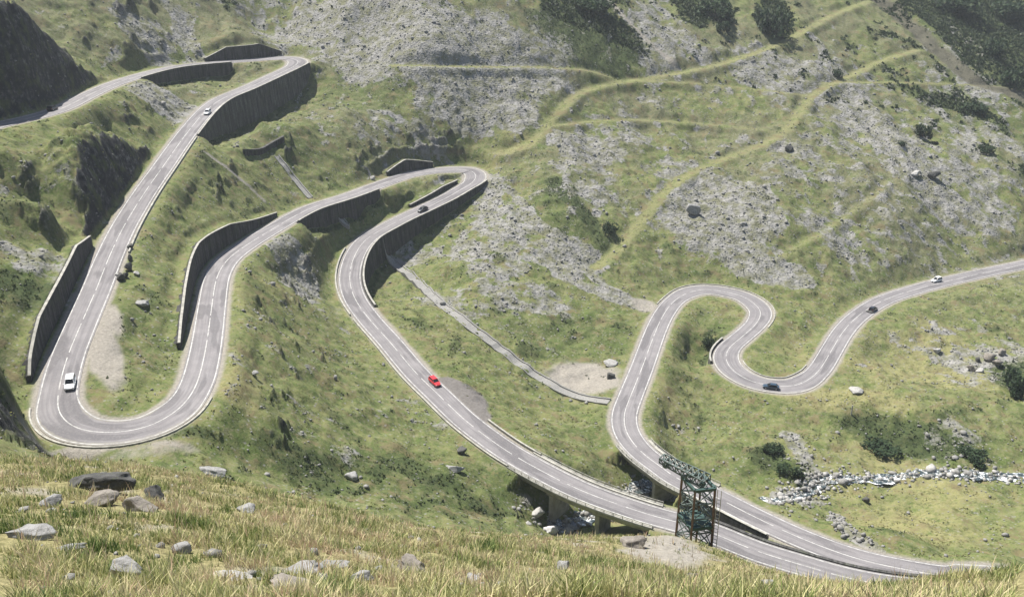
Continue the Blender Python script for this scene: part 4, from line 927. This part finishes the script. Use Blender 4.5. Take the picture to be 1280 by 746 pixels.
# ------------------------------------------------------------------ cars
PAINT = {}
def car(i, off, heading_down, col, lab, kind='hatch', L=4.2, W=1.75, H=1.48):
    k = rk(i); p = np.array([*(RP[k, :2] + RN[k] * off), RP[k, 2]]); t = T[k] * (1 if heading_down else -1)
    if col not in PAINT: PAINT[col] = paintmat('car_paint', col)
    pm = PAINT[col]; root = empty('car', p, math.atan2(t[1], t[0])); tag(root, lab, 'car', 'cars driving on the mountain road')
    gr = (RP[min(k + 3, NR - 1), 2] - RP[k - 3, 2]) / 6 * (1 if heading_down else -1); root.rotation_euler = (0, -math.atan(gr), root.rotation_euler[2])
    h = L / 2; w = W / 2
    # lower body: lofted stations from tail to nose: (x, half width, sill z, belt z)
    st = [(-h, w * .80, .42, .78), (-h + .06, w * .92, .30, .90), (-h + .45, w * .99, .24, .96), (-h * .35, w, .22, .95), (h * .25, w, .22, .93), (h * .52, w * .985, .23, .88), (h * .80, w * .95, .24, .80), (h - .12, w * .86, .28, .70), (h, w * .74, .36, .60)]
    prof = []
    for x, hw, a, b in st:
        prof.append([(x, -hw * .92, a), (x, -hw, a + .18), (x, -hw, b - .14), (x, -hw * .88, b), (x, hw * .88, b), (x, hw, b - .14), (x, hw, a + .18), (x, hw * .92, a)])
    mb = MB(); mb.sweep(np.array(prof))
    # roof and pillars
    rx0 = -h + (.35 if kind != 'sedan' else .95); rx1 = h * .10; bx0 = -h + (.12 if kind != 'sedan' else .45); bx1 = h * .46; rw = w * .74
    mb.sweep(np.array([[(x, -rw * s, z - .05), (x, -rw * s * .93, z), (x, rw * s * .93, z), (x, rw * s, z - .05)] for x, s, z in ((rx0 - .05, .94, H - .05), (rx0 + .3, 1, H), (0, 1.0, H + .015), (rx1, .96, H - .04))]))
    for sd in (1, -1):
        mb.bar((rx1 - .03, sd * rw * .97, H - .06), (bx1, sd * w * .84, .90), .07); mb.bar((rx0, sd * rw * .95, H - .06), (bx0, sd * w * .84, .92), .11); mb.bar((-.15, sd * (rw + .005), H - .06), (-.12, sd * w * .89, .93), .07)
    mb.build('body', pm, root, smooth=False)
    mb = MB(); mb.sweep(np.array([[(bx0 + .04, -w * .85, .90), (rx0 + .02, -rw * .97, H - .06), (rx0 + .02, rw * .97, H - .06), (bx0 + .04, w * .85, .90)], [(bx1 - .03, -w * .85, .88), (rx1, -rw * .95, H - .07), (rx1, rw * .95, H - .07), (bx1 - .03, w * .85, .88)]])); mb.build('window', M['glass'], root)
    for sx in (1, -1):
        for sd in (1, -1):
            c = np.array([sx * h * .62, sd * (w - .10), .31])
            mb = MB(); mb.cyl(c - [0, .1, 0], c + [0, .1, 0], .31, n=18); wh = mb.build('wheel', M['rubber'], root)
            mb = MB(); mb.cyl(c + [0, sd * .095, 0], c + [0, sd * .115, 0], .2, .18, n=14); mb.build('rim', M['rim'], wh)
    for sd in (1, -1):
        mb = MB(); mb.box((h - .14, sd * w * .66, .64), (.16, .34, .13)); mb.build('headlight', M['lampglass'], root, bevel=.02)
        mb = MB(); mb.box((-h + .06, sd * w * .76, .74), (.10, .2, .24)); mb.build('tail_light', M['tail'], root, bevel=.02)
        mb = MB(); mb.box((h * .38, sd * (w + .08), .97), (.14, .2, .12)); mb.build('mirror', pm, root, bevel=.03)
    mb = MB(); mb.box((h - .03, 0, .42), (.06, W * .6, .14)); mb.build('grille', M['hub'], root)
    mb = MB(); mb.box((-h + .015, 0, .42), (.06, W * .7, .12)); mb.build('rear_bumper', M['hub'], root)
    return root
car(26.35, -1.9, True, (.80, .81, .82), 'white hatchback entering the lower left hairpin', 'hatch', 4.3, 1.85, 1.6)
car(63.5, -1.75, True, (.55, .025, .03), 'bright red hatchback on the long straight of the main road')
car(54.15, -1.0, True, (.02, .022, .025), 'black car above the long curving retaining wall', 'sedan', 4.5)
car(16.05, -1.6, True, (.55, .56, .58), 'silver car above the tallest retaining wall', 'hatch')
car(113.05, 1.8, False, (.03, .055, .085), 'dark blue car in the lowest bend on the right', 'sedan', 4.6)
car(119.35, 1.8, True, (.025, .025, .028), 'black car on the rising road at the right', 'hatch')
car(121.35, -1.7, False, (.80, .80, .80), 'white car farthest along the road at the right', 'hatch', 4.6, 1.85, 1.7)
car(2.85, -1.2, True, (.02, .02, .022), 'dark car in the shade of the cliff at the upper left', 'hatch')

# ------------------------------------------------------------------ cableway pylon
def pylon():
    base = hit(866, 676); d = np.linalg.norm(base)
    dv = ray(866, 698); dv = dv / np.linalg.norm(dv); base = dv * 96.
    root = empty('cableway_pylon', base, 0.); tag(root, 'green steel lattice pylon standing on the crest in front of both bridges', 'pylon')
    Hh = 8.2; b = 2.0; tp = 1.5
    cor = [(-1.55, 1.1), (1.4, -1.0), (.5, 1.5), (-.65, -1.4)]
    order = [0, 2, 1, 3]
    for (cx, cy) in cor:
        zb = min(float(gz(base[0] + cx, base[1] + cy)) - base[2], .8) - .8
        mb = MB(); mb.bar((cx, cy, zb), (cx * .88, cy * .88, Hh), .17); lg = mb.build('leg', M['rust'], root)
        mb = MB(); mb.box((cx, cy, zb + .85), (.7, .7, .8)); mb.build('footing', M['concrete'], lg)
    lv = np.linspace(.6, Hh, 6)
    for k in range(4):
        a = np.array(cor[order[k]]); c = np.array(cor[order[(k + 1) % 4]]); mb = MB()
        for q in range(5):
            f0 = 1 - .12 * lv[q] / Hh; f1 = 1 - .12 * lv[q + 1] / Hh
            mb.bar((*(a * f0), lv[q]), (*(c * f1), lv[q + 1]), .075); mb.bar((*(c * f0), lv[q]), (*(a * f1), lv[q + 1]), .075); mb.bar((*(a * f1), lv[q + 1]), (*(c * f1), lv[q + 1]), .1)
        mb.build('lattice_brace', M['green'], root)
    mb = MB()
    for k in range(4):
        a = np.array(cor[order[k]]) * .9; c = np.array(cor[order[(k + 1) % 4]]) * .9; mb.bar((*a, 4.2), (*c, 4.2), .28)
    mb.box((0, 0, 4.25), (2.0, 1.9, .2)); [mb.bar((0, 0, 4.2), (*(np.array(c_) * .9), 4.2), .2) for c_ in cor]; mb.build('platform', M['dgreen'], root)
    mb = MB()
    for k in range(4): mb.bar((*(np.array(cor[order[k]]) * .9), Hh), (*(np.array(cor[order[(k + 1) % 4]]) * .9), Hh), .26)
    mb.build('top_frame', M['dgreen'], root)
    # lattice crossarm reaching out to the upper left
    A = np.array([.6, -.3, Hh]); B = np.array([-3.1, 2.3, Hh + .9]); ax = (B - A) / np.linalg.norm(B - A); nx = np.array([-ax[1], ax[0], 0]); nx /= np.linalg.norm(nx)
    mb = MB(); m = 8
    for s_ in (1, -1):
        for zz in (0, .7): mb.bar(A + nx * s_ * .7 + [0, 0, zz], B + nx * s_ * .45 + [0, 0, zz * .6], .1)
    for q in range(m + 1):
        f = q / m; c = A + (B - A) * f; wv = .7 - .25 * f; hz = .7 - .28 * f
        c2 = A + (B - A) * min(f + 1 / m, 1); w2 = .7 - .25 * min(f + 1 / m, 1); h2 = .7 - .28 * min(f + 1 / m, 1)
        mb.bar(c + nx * wv, c - nx * wv, .08); mb.bar(c + nx * wv + [0, 0, hz], c - nx * wv + [0, 0, hz], .08)
        for s_ in (1, -1):
            mb.bar(c + nx * s_ * wv, c + nx * s_ * wv + [0, 0, hz], .08)
            if q < m: mb.bar(c + nx * s_ * wv, c2 + nx * s_ * w2 + [0, 0, h2], .07)
        if q < m: mb.bar(c + nx * wv, c2 - nx * w2, .07); mb.bar(c + nx * wv + [0, 0, hz], c2 - nx * w2 + [0, 0, h2], .07)
    arm = mb.build('crossarm', M['green'], root)
    for f in (.1, .9):
        c = A + (B - A) * f + [0, 0, -.25]; mb = MB(); mb.cyl(c - nx * .12, c + nx * .12, .3, n=14); mb.build('cable_sheave', M['dgreen'], arm)
    mb = MB(); mb.bar((1.45, -1.0, .5), (1.45, -1.0, Hh), .05); mb.bar((1.75, -1.2, .5), (1.75, -1.2, Hh), .05)
    for q in range(18): mb.bar((1.45, -1.0, .7 + q * .38), (1.75, -1.2, .7 + q * .38), .04)
    mb.build('ladder', M['steel'], root)
pylon()
# marker post
c = hit(1064, 518)
if c is not None:
    root = empty('marker_post', c); tag(root, 'thin white marker post in the meadow right of the lowest bend', 'marker post')
    mb = MB(); mb.box((0, 0, 1.2), (.3, .3, 3.0)); mb.build('post', M['coping'], root, bevel=.03)
    mb = MB(); mb.box((0, 0, 2.78), (.34, .34, .12)); mb.build('cap', M['concrete'], root)

# ------------------------------------------------------------------ air
HAZE = 0.00013
if HAZE:
    me = bpy.data.meshes.new('haze'); x0, x1, y0, y1, z0, z1 = -520, 520, -8, 800, float(Z.min()) - 1, max(float(Z.max()), 3) + 3
    v = [(x, y, z) for x in (x0, x1) for y in (y0, y1) for z in (z0, z1)]
    me.from_pydata(v, [], [(0,1,3,2),(4,6,7,5),(0,4,5,1),(2,3,7,6),(0,2,6,4),(1,5,7,3)])
    m = bpy.data.materials.new('pale_air'); m.use_nodes = True; nt = m.node_tree; nt.nodes.clear(); out = nt.nodes.new('ShaderNodeOutputMaterial')
    pv = nt.nodes.new('ShaderNodeVolumePrincipled'); pv.inputs['Color'].default_value = (.86, .91, .97, 1); pv.inputs['Density'].default_value = HAZE; pv.inputs['Anisotropy'].default_value = .2
    nt.links.new(pv.outputs[0], out.inputs['Volume']); me.materials.append(m); o = bpy.data.objects.new('haze', me); C.objects.link(o); tag(o, kind='stuff')
# ------------------------------------------------------------------ light, camera
sd = Vector((-.55, .62, 1.32)).normalized()
el = math.asin(sd.z); az = math.atan2(sd.x, sd.y)
w = bpy.data.worlds.new('World'); bpy.context.scene.world = w; w.use_nodes = True; nt = w.node_tree
bg = nt.nodes['Background']; sky = nt.nodes.new('ShaderNodeTexSky'); sky.sky_type = 'NISHITA'; sky.sun_disc = False; sky.sun_elevation = el; sky.sun_rotation = az
nt.links.new(sky.outputs[0], bg.inputs[0]); bg.inputs[1].default_value = .065
l = bpy.data.lights.new('sun', 'SUN'); l.energy = 4.8; l.angle = math.radians(.53); l.color = (1., .955, .88); lo = bpy.data.objects.new('sun', l); C.objects.link(lo); lo.rotation_euler = sd.to_track_quat('Z', 'Y').to_euler(); lo.location = (0, 0, 60)
cam = bpy.data.cameras.new('camera'); co = bpy.data.objects.new('camera', cam); C.objects.link(co); co.location = (0, 0, 0); co.rotation_euler = (math.pi / 2 - PITCH, 0, 0)
cam.sensor_width = 36; cam.lens = 36 * F / 1280; cam.clip_start = .1; cam.clip_end = 3000
S = bpy.context.scene; S.camera = co
S.view_settings.view_transform = 'Standard'; S.view_settings.look = 'None'; S.view_settings.exposure = .95; S.view_settings.gamma = 1
S.cycles.max_bounces = 5; S.cycles.diffuse_bounces = 2; S.cycles.volume_bounces = 0; S.cycles.use_denoising = True
